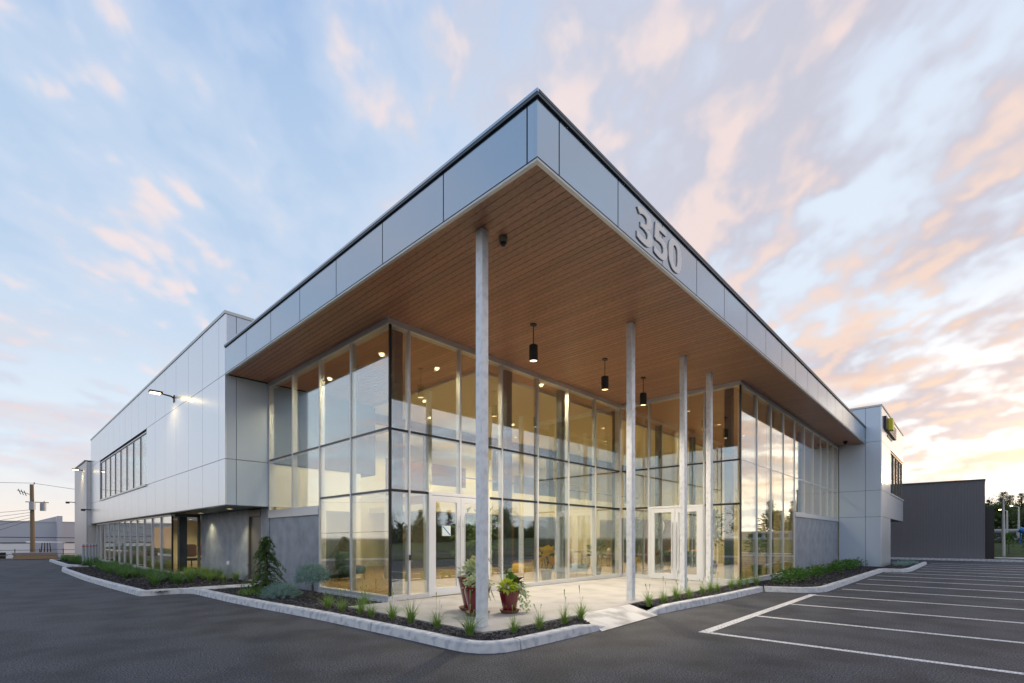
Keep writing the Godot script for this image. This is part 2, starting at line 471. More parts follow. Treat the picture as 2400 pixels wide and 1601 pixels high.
# a cast kerb: pts is the outer foot line, inside lies on the left hand of travel * side
func kerb(label: String, pts: Array, side: float, radius: float, heights := []) -> void:
	var o := Node3D.new()
	o.name = numbered("kerb"); add_child(o)
	o.set_meta("kind", "structure"); o.set_meta("label", label)
	var path := smooth_path(pts, radius)
	# resample into short steps, cut into sections of 3 m
	var dense := []
	for i in path.size() - 1:
		var a: Vector2 = path[i]
		var c: Vector2 = path[i + 1]
		var k := maxi(1, int(ceil(a.distance_to(c) / 0.5)))
		for s in k: dense.append(a.lerp(c, float(s) / k))
	dense.append(path[-1])
	var b := MB.new()
	var run := 0.0
	var total := 0.0
	for i in dense.size() - 1: total += dense[i].distance_to(dense[i + 1])
	var done := 0.0
	for i in dense.size() - 1:
		var a: Vector2 = dense[i]
		var c: Vector2 = dense[i + 1]
		var ta: Vector2 = (dense[i + 1] - dense[maxi(i - 1, 0)]).normalized()
		var tc: Vector2 = (dense[mini(i + 2, dense.size() - 1)] - dense[i]).normalized()
		var na := Vector2(ta.y, -ta.x) * side
		var nc := Vector2(tc.y, -tc.x) * side
		var l := a.distance_to(c)
		var ha := kerb_h(done / total, heights)
		var hc := kerb_h((done + l) / total, heights)
		var gap := 0.014
		var start := run == 0.0
		var ends := run + l >= 3.0 or i == dense.size() - 2
		if start: a += ta * gap
		if ends: c -= tc * gap
		var A := [Vector3(a.x, 0.0, a.y), Vector3(a.x + na.x * 0.02, ha - 0.02, a.y + na.y * 0.02), Vector3(a.x + na.x * 0.04, ha, a.y + na.y * 0.04), Vector3(a.x + na.x * 0.17, ha, a.y + na.y * 0.17), Vector3(a.x + na.x * 0.17, 0.0, a.y + na.y * 0.17)]
		var C := [Vector3(c.x, 0.0, c.y), Vector3(c.x + nc.x * 0.02, hc - 0.02, c.y + nc.y * 0.02), Vector3(c.x + nc.x * 0.04, hc, c.y + nc.y * 0.04), Vector3(c.x + nc.x * 0.17, hc, c.y + nc.y * 0.17), Vector3(c.x + nc.x * 0.17, 0.0, c.y + nc.y * 0.17)]
		for k in 4:
			if side > 0: b.quad(A[k], A[k + 1], C[k + 1], C[k])
			else: b.quad(C[k], C[k + 1], A[k + 1], A[k])
		if start:
			for k in 3: b.tri(A[0], A[k + 2], A[k + 1])
		if ends:
			for k in 3: b.tri(C[0], C[k + 1], C[k + 2])
		run += l
		done += l
		if ends:
			part(o, "kerb_section", b, M.kerb_concrete)
			b = MB.new()
			run = 0.0

func kerb_h(s: float, hs: Array) -> float:
	if hs.is_empty(): return 0.15
	for k in hs.size() - 1:
		if s <= hs[k + 1][0]:
			return lerpf(hs[k][1], hs[k + 1][1], clampf((s - hs[k][0]) / maxf(hs[k + 1][0] - hs[k][0], 1e-4), 0, 1))
	return hs[-1][1]

func bed(label: String, pts: Array, y: float, chips: int) -> void:
	var b := MB.new()
	poly(b, pts, y)
	var o := struct("planting_bed", b, M.mulch)
	o.set_meta("label", label)
	# loose bark chips, far too many to count
	var p2 := PackedVector2Array()
	var lo := Vector2(1e9, 1e9)
	var hi := -lo
	for p in pts:
		p2.append(p); lo = lo.min(p); hi = hi.max(p)
	var chip := MB.new()
	chip.obox(Vector3.ZERO, Vector3(0.05, 0.012, 0.02), Basis.IDENTITY)
	var mm := MultiMesh.new()
	mm.transform_format = MultiMesh.TRANSFORM_3D; mm.use_colors = true
	mm.mesh = chip.mesh(); mm.mesh.surface_set_material(0, M.mulch_chip)
	var ts := []
	while ts.size() < chips:
		var q := Vector2(rng.randf_range(lo.x, hi.x), rng.randf_range(lo.y, hi.y))
		if not Geometry2D.is_point_in_polygon(q, p2): continue
		var bs := Basis.from_euler(Vector3(rng.randf_range(-0.6, 0.6), rng.randf() * TAU, rng.randf_range(-0.5, 0.5))).scaled(Vector3.ONE * rng.randf_range(0.5, 1.5))
		ts.append(Transform3D(bs, Vector3(q.x, y + 0.012, q.y)))
	mm.instance_count = chips
	for i in chips:
		mm.set_instance_transform(i, ts[i])
		mm.set_instance_color(i, gr([0.6, 0.9, 1.3, 1.9, 3.4][rng.randi() % 5]))
	var mi := MultiMeshInstance3D.new()
	mi.multimesh = mm; mi.name = numbered("bark_mulch"); add_child(mi)
	mi.set_meta("kind", "stuff"); mi.set_meta("label", "loose dark bark chips covering the " + label.trim_prefix("dark mulch "))
	mi.set_meta("category", "mulch")

func make_ground() -> void:
	var b := MB.new()
	b.quad(Vector3(-700, -2.5, 700), Vector3(900, -2.5, 700), Vector3(900, -2.5, -900), Vector3(-700, -2.5, -900))
	struct("ground", b, M.earth)
	b = MB.new()
	sheet(-9.0, -1.2, -32.0, 10.0, 5.0, 0.0, b)
	sheet(-1.2, 0.4, -32.0, 10.0, 1.6, 0.0, b)
	sheet(-0.6, 0.4, -130.0, -32.0, 1.0, 0.0, b)
	sheet(0.4, 46.0, -130.0, 10.0, 5.0, 0.0, b)
	var lot := struct("parking_lot", b, M.asphalt)
	# painted stall lines
	var line := func(x0: float, x1: float, z0: float, z1: float) -> void:
		var q := MB.new()
		q.box(Vector3(x0, 0.0005, z0), Vector3(x1, 0.0045, z1))
		part(lot, "painted_line", q, M.paint_white)
	line.call(8.05, 15.62, -3.33, -3.17)
	for k in 14:
		var x := 8.05 + 2.455 * k
		var z0 := -3.17 if k < 4 else (-2.95 if k < 9 else -2.0)
		line.call(x - 0.055 + (0.055 if k == 0 else 0.0), x + 0.055 + (0.055 if k == 0 else 0.0), z0, 2.6)
	# lawns, road and verge around
	b = MB.new()
	sheet(-60, -9.2, -32, 60, 6.0, 0.05, b)
	sheet(-60, -0.7, -130, -32, 6.0, 0.05, b)
	struct("lawn", b, M.lawn)
	b = MB.new()
	sheet(-9.0, 120, 10.2, 17.0, 6.0, 0.05, b)
	struct("lawn", b, M.lawn)
	b = MB.new()
	sheet(-9.0, 160, 17.0, 25.0, 5.0, 0.02, b)
	struct("road", b, M.asphalt)
	b = MB.new()
	sheet(-60, 260, 25.0, 120.0, 10.0, 0.05, b)
	struct("lawn", b, M.lawn)
	b = MB.new()
	sheet(46.4, 220, -120, 10.2, 4.0, 0.0, b)
	struct("lawn", b, M.lawn)
	b = MB.new()
	sheet(49.6, 50.9, -1.0, 10.0, 1.0, 0.02, b)
	struct("path", b, M.ramp_concrete)

	# the entrance slab and the ramp down to the lot
	b = MB.new()
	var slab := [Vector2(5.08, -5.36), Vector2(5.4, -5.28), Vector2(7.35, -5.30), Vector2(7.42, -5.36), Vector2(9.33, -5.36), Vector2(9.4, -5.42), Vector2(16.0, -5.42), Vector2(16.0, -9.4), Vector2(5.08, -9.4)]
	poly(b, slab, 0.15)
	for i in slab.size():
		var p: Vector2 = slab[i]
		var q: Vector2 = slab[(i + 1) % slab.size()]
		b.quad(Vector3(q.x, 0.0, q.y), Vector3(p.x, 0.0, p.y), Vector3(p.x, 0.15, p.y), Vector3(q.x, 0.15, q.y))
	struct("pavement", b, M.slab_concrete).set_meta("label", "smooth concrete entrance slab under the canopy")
	b = MB.new()
	b.quad(Vector3(6.98, 0.012, -4.5), Vector3(9.2, 0.012, -4.62), Vector3(9.36, 0.148, -5.36), Vector3(7.42, 0.148, -5.36))
	b.quad(Vector3(7.42, 0.148, -5.36), Vector3(7.42, 0.0, -5.36), Vector3(6.98, 0.0, -4.5), Vector3(6.98, 0.012, -4.5))
	b.quad(Vector3(9.2, 0.0, -4.62), Vector3(9.36, 0.0, -5.36), Vector3(9.36, 0.148, -5.36), Vector3(9.2, 0.012, -4.62))
	struct("ramp", b, M.ramp_concrete).set_meta("label", "pale concrete ramp from the slab to the asphalt")
	b = MB.new()
	b.box(Vector3(3.98, 0.0, -16.55), Vector3(6.0, 0.135, -15.55))
	struct("path", b, M.ramp_concrete).set_meta("label", "short concrete walk to the side door")

	kerb("cast concrete kerb round the front corner of the planting bed", [Vector2(3.0, -16.28), Vector2(3.93, -16.15), Vector2(4.02, -12.9), Vector2(4.18, -10.8), Vector2(4.32, -9.1), Vector2(4.40, -6.6), Vector2(4.42, -4.62), Vector2(5.9, -4.58), Vector2(7.35, -4.60)], 1.0, 0.75, [[0.0, 0.15], [0.955, 0.14], [0.97, 0.115], [1.0, 0.03]])
	kerb("cast concrete kerb along the left mulch strip", [Vector2(4.9, -33.0), Vector2(2.5, -33.0), Vector2(2.36, -31.0), Vector2(2.42, -24.1), Vector2(2.6, -19.6), Vector2(2.78, -16.2), Vector2(3.25, -16.2)], 1.0, 0.6)
	kerb("short cast kerb far along the left side", [Vector2(3.25, -34.3), Vector2(2.85, -35.5), Vector2(2.8, -45.5), Vector2(4.5, -46.5)], -1.0, 0.5)
	kerb("cast concrete kerb between the ramp and the parking stalls", [Vector2(9.1, -4.78), Vector2(9.6, -4.68), Vector2(12.5, -4.52), Vector2(15.5, -4.48)], 1.0, 0.5, [[0.0, 0.03], [0.06, 0.115], [0.12, 0.15], [1.0, 0.15]])
	kerb("cast concrete kerb stepping out beside the facade bed", [Vector2(15.45, -4.45), Vector2(15.85, -3.5), Vector2(16.5, -3.12), Vector2(28.5, -3.08), Vector2(28.55, -2.3), Vector2(30.1, -2.14), Vector2(38.5, -2.08)], 1.0, 0.45)
	kerb("far kerb closing the parking lot", [Vector2(46.2, -40.0), Vector2(46.2, 10.0)], -1.0, 0.1)
	kerb("kerb between the left lawn and the drive", [Vector2(-9.2, 10.0), Vector2(-9.2, -28.0), Vector2(-6.0, -31.9), Vector2(-0.6, -32.1), Vector2(-0.6, -118.0)], 1.0, 2.5)

	bed("dark mulch bed in front of the left wing", [Vector2(4.08, -15.55), Vector2(6.0, -15.55), Vector2(6.0, -9.4), Vector2(5.08, -9.4), Vector2(5.08, -5.36), Vector2(5.4, -5.28), Vector2(7.33, -5.30), Vector2(6.98, -4.75), Vector2(5.5, -4.74), Vector2(4.95, -4.84), Vector2(4.62, -5.3), Vector2(4.52, -6.6), Vector2(4.46, -9.1), Vector2(4.3, -10.8), Vector2(4.15, -12.9)], 0.105, 15000)
	bed("dark mulch strip beside the strip windows", [Vector2(2.55, -32.8), Vector2(4.95, -32.8), Vector2(4.95, -23.45), Vector2(6.0, -23.45), Vector2(6.0, -16.55), Vector2(4.0, -16.55), Vector2(3.2, -16.1), Vector2(2.9, -16.4), Vector2(2.74, -19.6), Vector2(2.56, -24.1), Vector2(2.5, -31.0)], 0.10, 9000)
	bed("dark mulch strip right of the ramp", [Vector2(9.5, -5.36), Vector2(9.7, -4.83), Vector2(12.5, -4.67), Vector2(15.62, -4.62), Vector2(15.98, -5.42), Vector2(9.4, -5.42)], 0.105, 4000)
	bed("dark mulch bed under the right facade", [Vector2(15.65, -4.6), Vector2(15.99, -3.6), Vector2(16.55, -3.27), Vector2(28.7, -3.23), Vector2(28.75, -2.4), Vector2(30.1, -2.28), Vector2(38.3, -2.2), Vector2(37.0, -3.3), Vector2(30.9, -3.35), Vector2(30.88, -5.2), Vector2(16.0, -5.2)], 0.105, 12000)
	bed("dark mulch strip far along the left side", [Vector2(3.1, -34.4), Vector2(4.95, -33.4), Vector2(4.95, -45.5), Vector2(2.95, -45.4), Vector2(3.0, -35.5)], 0.08, 1500)

# ------------------------------------------------------------------ the building
func glazing(o: Node3D, axis: String, plane: float, u0: float, u1: float, y0: float, y1: float, m: Material = null) -> void:
	unit_pane(o, "window_pane", axis, plane, u0, u1, y0, y1, 0.018, m if m else M.glass)

# a triple-glazed unit: two clear lites and a coated, laminated one outside
func unit_pane(o: Node3D, called: String, axis: String, plane: float, u0: float, u1: float, y0: float, y1: float, d: float, m: Material) -> void:
	var b := MB.new()
	for k in [1, 2]:
		var e: float = d + 0.016 * k
		if axis == "x": b.box(Vector3(plane + e, y0, u0), Vector3(plane + e + 0.004, y1, u1))
		else: b.box(Vector3(u0, y0, plane - e - 0.004), Vector3(u1, y1, plane - e))
	var pane := part(o, called, b, m)
	if m == M.glass:
		b = MB.new()
		for e in [d, d + 0.008]:
			if axis == "x": b.box(Vector3(plane + e, y0, u0), Vector3(plane + e + 0.004, y1, u1))
			else: b.box(Vector3(u0, y0, plane - e - 0.004), Vector3(u1, y1, plane - e))
		part(pane, "coated_lite", b, M.coated_glass)

func mullions(o: Node3D, axis: String, plane: float, us: Array, y0: float, y1: float, w := 0.05, deep := 0.14) -> void:
	for u in us:
		wbox(o, "mullion", axis, plane, u - w / 2, u + w / 2, y0, y1, 0.0, deep, M.aluminium)

func transom(o: Node3D, axis: String, plane: float, u0: float, u1: float, y: float, m: Material, h := 0.05, d0 := 0.012) -> void:
	wbox(o, "transom", axis, plane, u0, u1, y - h / 2, y + h / 2, d0, 0.17, m)

func door_pair(o: Node3D, axis: String, plane: float, u0: float, u1: float, top: float) -> void:
	# frame, then two leaves each with stiles, glass, pull handle
	var base := 0.155
	for s in [[u0, u0 + 0.07], [u1 - 0.07, u1]]:
		wbox(o, "door_frame", axis, plane, s[0], s[1], base, top - 0.07, -0.02, 0.16, M.door_white)
	wbox(o, "door_frame", axis, plane, u0, u1, top - 0.07, top, -0.02, 0.16, M.door_white)
	var mid := (u0 + u1) / 2
	for s in [[u0 + 0.076, mid - 0.004, 1], [mid + 0.004, u1 - 0.076, -1]]:
		var leaf := Node3D.new()
		leaf.name = "entrance_door" if s[2] == 1 else "entrance_door_%03d" % 1
		o.add_child(leaf, true)
		var a: float = s[0]
		var c: float = s[1]
		var t := top - 0.078
		var fr := MB.new()
		for q in [[a, a + 0.13, base + 0.01, t], [c - 0.13, c, base + 0.01, t], [a + 0.13, c - 0.13, base + 0.01, base + 0.2], [a + 0.13, c - 0.13, t - 0.14, t]]:
			if axis == "x": fr.box(Vector3(plane - 0.01, q[2], q[0]), Vector3(plane + 0.045, q[3], q[1]))
			else: fr.box(Vector3(q[0], q[2], plane - 0.045), Vector3(q[1], q[3], plane + 0.01))
		part(leaf, "stile", fr, M.door_white)
		unit_pane(leaf, "door_glass", axis, plane, a + 0.12, c - 0.12, base + 0.19, t - 0.13, 0.0, M.glass)
		var hu := c - 0.065 if s[2] == 1 else a + 0.065
		var hb := MB.new()
		var at := func(d: float, y: float) -> Vector3:
			return Vector3(plane + d, y, hu) if axis == "x" else Vector3(hu, y, plane - d)
		hb.tube(PackedVector3Array([at.call(-0.075, 0.55), at.call(-0.075, 2.12)]), PackedFloat32Array([0.017, 0.017]), 10)
		for y in [0.8, 1.85]:
			hb.tube(PackedVector3Array([at.call(-0.01, y), at.call(-0.075, y)]), PackedFloat32Array([0.01, 0.01]), 8)
		part(leaf, "pull_handle", hb, M.aluminium)

func make_building() -> void:
	var o := thing("office_building", "two-storey glass and silver office building with a cantilevered wood-lined canopy", "building")
	# ---- canopy roof slab and dark backing
	boxpart(o, "roof", Vector3(LX + 0.06, 6.47, -16.2), Vector3(30.85, 7.2, RZ - 0.06), M.joint_dark)
	boxpart(o, "roof", Vector3(WX, 6.47, -30.0), Vector3(31.0, 7.2, -16.2), M.joint_dark)
	var lj := [RZ - 0.045, -4.27, -6.0, -7.72, -9.43, -11.13, -12.8, -14.5, -16.245]
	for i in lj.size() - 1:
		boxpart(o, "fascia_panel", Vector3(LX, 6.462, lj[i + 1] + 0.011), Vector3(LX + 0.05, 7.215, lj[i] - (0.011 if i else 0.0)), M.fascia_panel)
	var rj := [LX, 5.29]
	while rj[-1] + 1.507 < 30.5: rj.append(rj[-1] + 1.507)
	rj.append(30.85)
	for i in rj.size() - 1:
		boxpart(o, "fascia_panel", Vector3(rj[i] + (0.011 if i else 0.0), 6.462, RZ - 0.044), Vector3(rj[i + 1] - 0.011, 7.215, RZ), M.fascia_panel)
	# coping: a light top flashing over a dark drip
	boxpart(o, "coping", Vector3(LX - 0.03, 7.222, -16.249), Vector3(LX + 0.3, 7.262, RZ + 0.03), M.coping_dark)
	boxpart(o, "coping", Vector3(LX + 0.3, 7.222, RZ - 0.3), Vector3(30.89, 7.262, RZ + 0.03), M.coping_dark)
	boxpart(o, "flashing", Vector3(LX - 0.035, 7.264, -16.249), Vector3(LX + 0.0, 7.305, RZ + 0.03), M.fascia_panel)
	boxpart(o, "flashing", Vector3(LX + 0.0, 7.264, RZ - 0.28), Vector3(30.9, 7.303, RZ + 0.035), M.coping_dark)
	boxpart(o, "edge_trim", Vector3(LX + 0.004, 6.418, -16.24), Vector3(LX + 0.062, 6.448, RZ - 0.004), M.coping_light)
	boxpart(o, "edge_trim", Vector3(LX + 0.062, 6.418, RZ - 0.062), Vector3(30.84, 6.448, RZ - 0.004), M.coping_light)
	# ---- soffit boards, running out and in through the glass
	var soffit := boxpart(o, "soffit", Vector3(LX + 0.066, 6.462, -16.2), Vector3(30.84, 6.468, RZ - 0.066), M.joint_dark)
	var x := LX + 0.068
	var bw := 0.135
	while x < 30.7:
		var runs := []
		if x < 9.7: runs = [[-12.78, RZ - 0.068], [-16.2, -12.786]]
		else: runs = [[-10.4, RZ - 0.068]]
		for r in runs:
			var b := MB.new()
			var x1 := minf(x + bw - 0.0045, 30.83)
			var y0 := SOFFIT
			var y1 := SOFFIT + 0.021
			var c := 0.003
			# underside with a small bevel either side; u runs along the board
			var L: float = r[1] - r[0]
			var off := rng.randf() * 9.0
			var row := [Vector2(x, y0 + c + 0.006), Vector2(x + c, y0), Vector2(x1 - c, y0), Vector2(x1, y0 + c + 0.006)]
			for k in 3:
				var p: Vector2 = row[k]
				var q: Vector2 = row[k + 1]
				var n0 := b.t.size()
				b.quad(Vector3(p.x, p.y, r[0]), Vector3(q.x, q.y, r[0]), Vector3(q.x, q.y, r[1]), Vector3(p.x, p.y, r[1]))
				for j in range(n0, b.t.size()):
					b.t[j] = Vector2(off + b.v[j].z - r[0], b.v[j].x - x)
			b.quad(Vector3(x, y0 + 0.01, r[0]), Vector3(x, y0 + 0.01, r[1]), Vector3(x, y1, r[1]), Vector3(x, y1, r[0]))
			b.quad(Vector3(x1, y0 + 0.01, r[1]), Vector3(x1, y0 + 0.01, r[0]), Vector3(x1, y1, r[0]), Vector3(x1, y1, r[1]))
			part(soffit, "soffit_board", b, M["wood_%d" % (rng.randi() % 5)])
		x += bw
	# ---- galvanised columns
	for cx in [5.392, 10.05, 12.83, 14.62]:
		var b := MB.new()
		var h := 0.076
		var q := 0.012
		var z := -5.72
		var ring := [Vector2(-h + q, -h), Vector2(h - q, -h), Vector2(h, -h + q), Vector2(h, h - q), Vector2(h - q, h), Vector2(-h + q, h), Vector2(-h, h - q), Vector2(-h, -h + q)]
		for k in 8:
			var p: Vector2 = ring[k]
			var r: Vector2 = ring[(k + 1) % 8]
			b.quad(Vector3(cx + r.x, 0.15, z + r.y), Vector3(cx + p.x, 0.15, z + p.y), Vector3(cx + p.x, SOFFIT, z + p.y), Vector3(cx + r.x, SOFFIT, z + r.y))
		part(o, "steel_column", b, M.galvanised)

	make_left_volume(o)
	make_left_wing(o)
	make_door_wall(o)
	make_right_wing(o)
	make_right_volume(o)
	make_interior(o)

func make_left_volume(o: Node3D) -> void:
	var joints := [-16.25, -16.83]
	for k in 16: joints.append(-16.83 - 1.665 * (k + 1))
	joints[-1] = -44.1
	boxpart(o, "wall_core", Vector3(LX + 0.05, 6.45, -44.08), Vector3(9.9, 8.24, -16.29), M.joint_dark)
	boxpart(o, "wall_core", Vector3(LX + 0.05, 2.575, -44.08), Vector3(5.3, 3.9, -16.29), M.joint_dark)
	boxpart(o, "wall_core", Vector3(LX + 0.05, 3.9, -26.5), Vector3(9.9, 6.45, -16.29), M.joint_dark)
	boxpart(o, "wall_core", Vector3(LX + 0.05, 3.9, -44.08), Vector3(9.9, 6.45, -40.0), M.joint_dark)
	var g := 0.008
	for i in joints.size() - 1:
		var z1: float = joints[i] - (g if i else 0.0)
		var z0: float = joints[i + 1] + g
		boxpart(o, "wall_panel", Vector3(LX, 2.56, z0), Vector3(LX + 0.045, 3.93 - g, z1), M.silver_panel)
		boxpart(o, "wall_panel", Vector3(LX, 6.44 + g, z0), Vector3(LX + 0.045, 8.235, z1), M.silver_panel)
		if z0 > -26.9 or z1 < -39.5:
			boxpart(o, "wall_panel", Vector3(LX, 3.93 + g, z0), Vector3(LX + 0.045, 6.44 - g, z1), M.silver_panel)
	# coping
	boxpart(o, "coping", Vector3(LX - 0.02, 8.245, -44.12), Vector3(LX + 0.3, 8.335, -16.23), M.coping_light)
	boxpart(o, "coping", Vector3(LX + 0.3, 8.245, -16.53), Vector3(10.0, 8.335, -16.23), M.coping_light)
	# strip of upper windows
	var zs := [-40.0, -38.33, -36.66, -35.0, -33.34, -31.67, -30.0, -28.34, -26.82]
	boxpart(o, "window_head", Vector3(LX + 0.02, 6.28, zs[0]), Vector3(LX + 0.2, 6.33, zs[-1]), M.aluminium)
	boxpart(o, "window_head", Vector3(LX + 0.06, 6.33, zs[0]), Vector3(LX + 0.2, 6.434, zs[-1]), M.joint_dark)
	boxpart(o, "window_sill", Vector3(LX - 0.06, 3.88, zs[0]), Vector3(LX + 0.2, 3.96, zs[-1]), M.aluminium)
	boxpart(o, "window_jamb", Vector3(LX + 0.03, 3.96, zs[0] - 0.02), Vector3(LX + 0.18, 6.28, zs[0] + 0.1), M.under_metal)
	for i in zs.size() - 1:
		unit_pane(o, "window_pane", "x", LX, zs[i] + 0.03, zs[i + 1] - 0.03, 3.96, 6.28, 0.045, M.glass)
		if i: boxpart(o, "mullion", Vector3(LX + 0.03, 3.96, zs[i] - 0.03), Vector3(LX + 0.18, 6.28, zs[i] + 0.03), M.bronze)
	boxpart(o, "inner_wall", Vector3(9.0, 3.9, -40.0), Vector3(9.1, 6.45, -26.5), M.plaster_pale)
	boxpart(o, "inner_floor", Vector3(LX + 0.2, 3.86, -40.0), Vector3(9.0, 3.9, -26.5), M.charcoal_wall)
	# end face toward the canopy
	for c in [[LX + 0.045, 5.14], [5.14, 6.2]]:
		for r in [[2.56, 3.93], [3.93, 6.428]]:
			boxpart(o, "wall_panel", Vector3(c[0] + (g if c[0] > 5 else 0.0), r[0] + (g if r[0] > 3 else 0.0), -16.295), Vector3(c[1] - g, r[1] - g, -16.25), M.white_panel)
	for c in [[LX + 0.045, 5.14], [5.14, 6.8], [6.8, 8.5], [8.5, 9.9]]:
		boxpart(o, "wall_panel", Vector3(c[0] + (g if c[0] > 5 else 0.0), 7.2, -16.295), Vector3(c[1] - g, 8.235, -16.25), M.white_panel)
	boxpart(o, "roof", Vector3(LX + 0.3, 8.2, -44.0), Vector3(10.0, 8.24, -16.4), M.under_metal)
	# underside, with recessed downlights
	boxpart(o, "overhang_soffit", Vector3(LX + 0.003, 2.53, -44.05), Vector3(6.3, 2.556, -16.26), M.under_metal)
	for p in [Vector2(5.47, -17.93), Vector2(5.66, -21.9)]:
		downlight(o, Vector3(p.x, 2.527, p.y), 0.085, 1.6, 55.0)
	# concrete wall, door and reveal under the overhang
	for z in [[-23.4, -19.95], [-19.95, -18.02]]:
		boxpart(o, "concrete_panel", Vector3(WX, 0.06, z[0] + 0.005), Vector3(WX + 0.15, 2.525, z[1] - 0.005), M.wall_concrete)
	boxpart(o, "concrete_panel", Vector3(WX, 0.06, -16.86), Vector3(WX + 0.15, 2.525, -16.2), M.wall_concrete)
	boxpart(o, "wall_core", Vector3(WX + 0.15, 0.05, -23.4), Vector3(WX + 0.2, 2.53, -16.2), M.joint_dark)
	boxpart(o, "door_frame", Vector3(WX - 0.01, 0.1, -18.015), Vector3(WX + 0.12, 2.5, -17.9), M.bronze)
	boxpart(o, "door_frame", Vector3(WX - 0.01, 2.28, -17.9), Vector3(WX + 0.12, 2.5, -16.87), M.bronze)
	var d := boxpart(o, "metal_door", Vector3(WX + 0.06, 0.17, -17.895), Vector3(WX + 0.11, 2.275, -16.87), M.bronze)
	boxpart(d, "threshold", Vector3(WX - 0.03, 0.12, -17.895), Vector3(WX + 0.12, 0.165, -16.87), M.aluminium)
	boxpart(d, "door_handle", Vector3(WX + 0.03, 1.05, -17.02), Vector3(WX + 0.06, 1.09, -16.93), M.aluminium)
	boxpart(o, "foundation", Vector3(4.99, 0.0, -43.2), Vector3(5.25, 0.13, -23.44), M.kerb_concrete)
	boxpart(o, "foundation", Vector3(5.25, 0.0, -23.6), Vector3(WX + 0.2, 0.13, -23.44), M.kerb_concrete)
	# strip windows at ground level and the glass return
	var ms := [-23.5]
	for k in 12: ms.append(-23.5 - 0.1 - 1.64 * (k + 1))
	ms[-1] = -43.2
	for i in ms.size() - 1:
		unit_pane(o, "window_pane", "x", 5.03, ms[i + 1] + 0.03, ms[i] - 0.03, 0.19, 2.45, 0.03, M.glass)
		boxpart(o, "mullion", Vector3(5.03, 0.19, ms[i + 1] - 0.03), Vector3(5.17, 2.45, ms[i + 1] + 0.03), M.aluminium)
	boxpart(o, "window_head", Vector3(5.03, 2.45, -43.2), Vector3(5.17, 2.528, -23.5), M.aluminium)
	boxpart(o, "window_sill", Vector3(5.02, 0.13, -43.2), Vector3(5.17, 0.19, -23.5), M.aluminium)
	boxpart(o, "corner_post", Vector3(5.05, 0.19, -23.53), Vector3(5.11, 2.45, -23.47), M.mullion_dark)
	boxpart(o, "window_pane", Vector3(5.12, 0.19, -23.514), Vector3(5.97, 2.42, -23.49), M.clear_glass)
	boxpart(o, "window_head", Vector3(5.17, 2.42, -23.58), Vector3(WX, 2.528, -23.46), M.under_metal)
	boxpart(o, "window_sill", Vector3(5.17, 0.13, -23.58), Vector3(WX, 0.19, -23.46), M.aluminium)
	boxpart(o, "window_jamb", Vector3(5.97, 0.19, -23.58), Vector3(WX, 2.42, -23.46), M.bronze)
	# meeting room behind
	boxpart(o, "inner_floor", Vector3(5.2, 0.1, -43.2), Vector3(9.6, 0.15, -23.0), M.floor_wood)
	boxpart(o, "inner_wall", Vector3(9.5, 0.15, -43.2), Vector3(9.6, 2.53, -22.9), M.plaster_warm)
	boxpart(o, "inner_wall", Vector3(5.2, 0.15, -43.3), Vector3(9.6, 2.53, -43.2), M.plaster_warm)
	boxpart(o, "inner_wall", Vector3(5.3, 0.15, -31.6), Vector3(8.6, 2.53, -31.5), M.plaster_warm)
	boxpart(o, "inner_wall", Vector3(WX + 0.2, 0.15, -23.0), Vector3(9.6, 2.53, -22.9), M.plaster_warm)
	boxpart(o, "inner_column", Vector3(5.5, 0.15, -24.6), Vector3(5.78, 2.53, -24.3), M.steel_black)
	for z in [-26.0, -29.5, -34.0, -39.0]:
		downlight(o, Vector3(7.2, 2.527, z), 0.09, 3.0, 75.0)

func downlight(o: Node3D, at: Vector3, r: float, energy: float, angle: float) -> void:
	var b := MB.new()
	b.lathe(at, [Vector2(r * 1.25, -0.001), Vector2(r * 1.25, -0.012), Vector2(r, -0.014)], 20)
	var ring := part(o, "ceiling_light", b, M.sign_white)
	b = MB.new()
	b.lathe(at, [Vector2(0.0, -0.008), Vector2(r, -0.008)], 20)
	part(ring, "lamp_lens", b, M.lamp_glow)
	lamp_light("spot", ring, at + Vector3(0, -0.03, 0), energy, r, Color(1.0, 0.93, 0.72), angle)

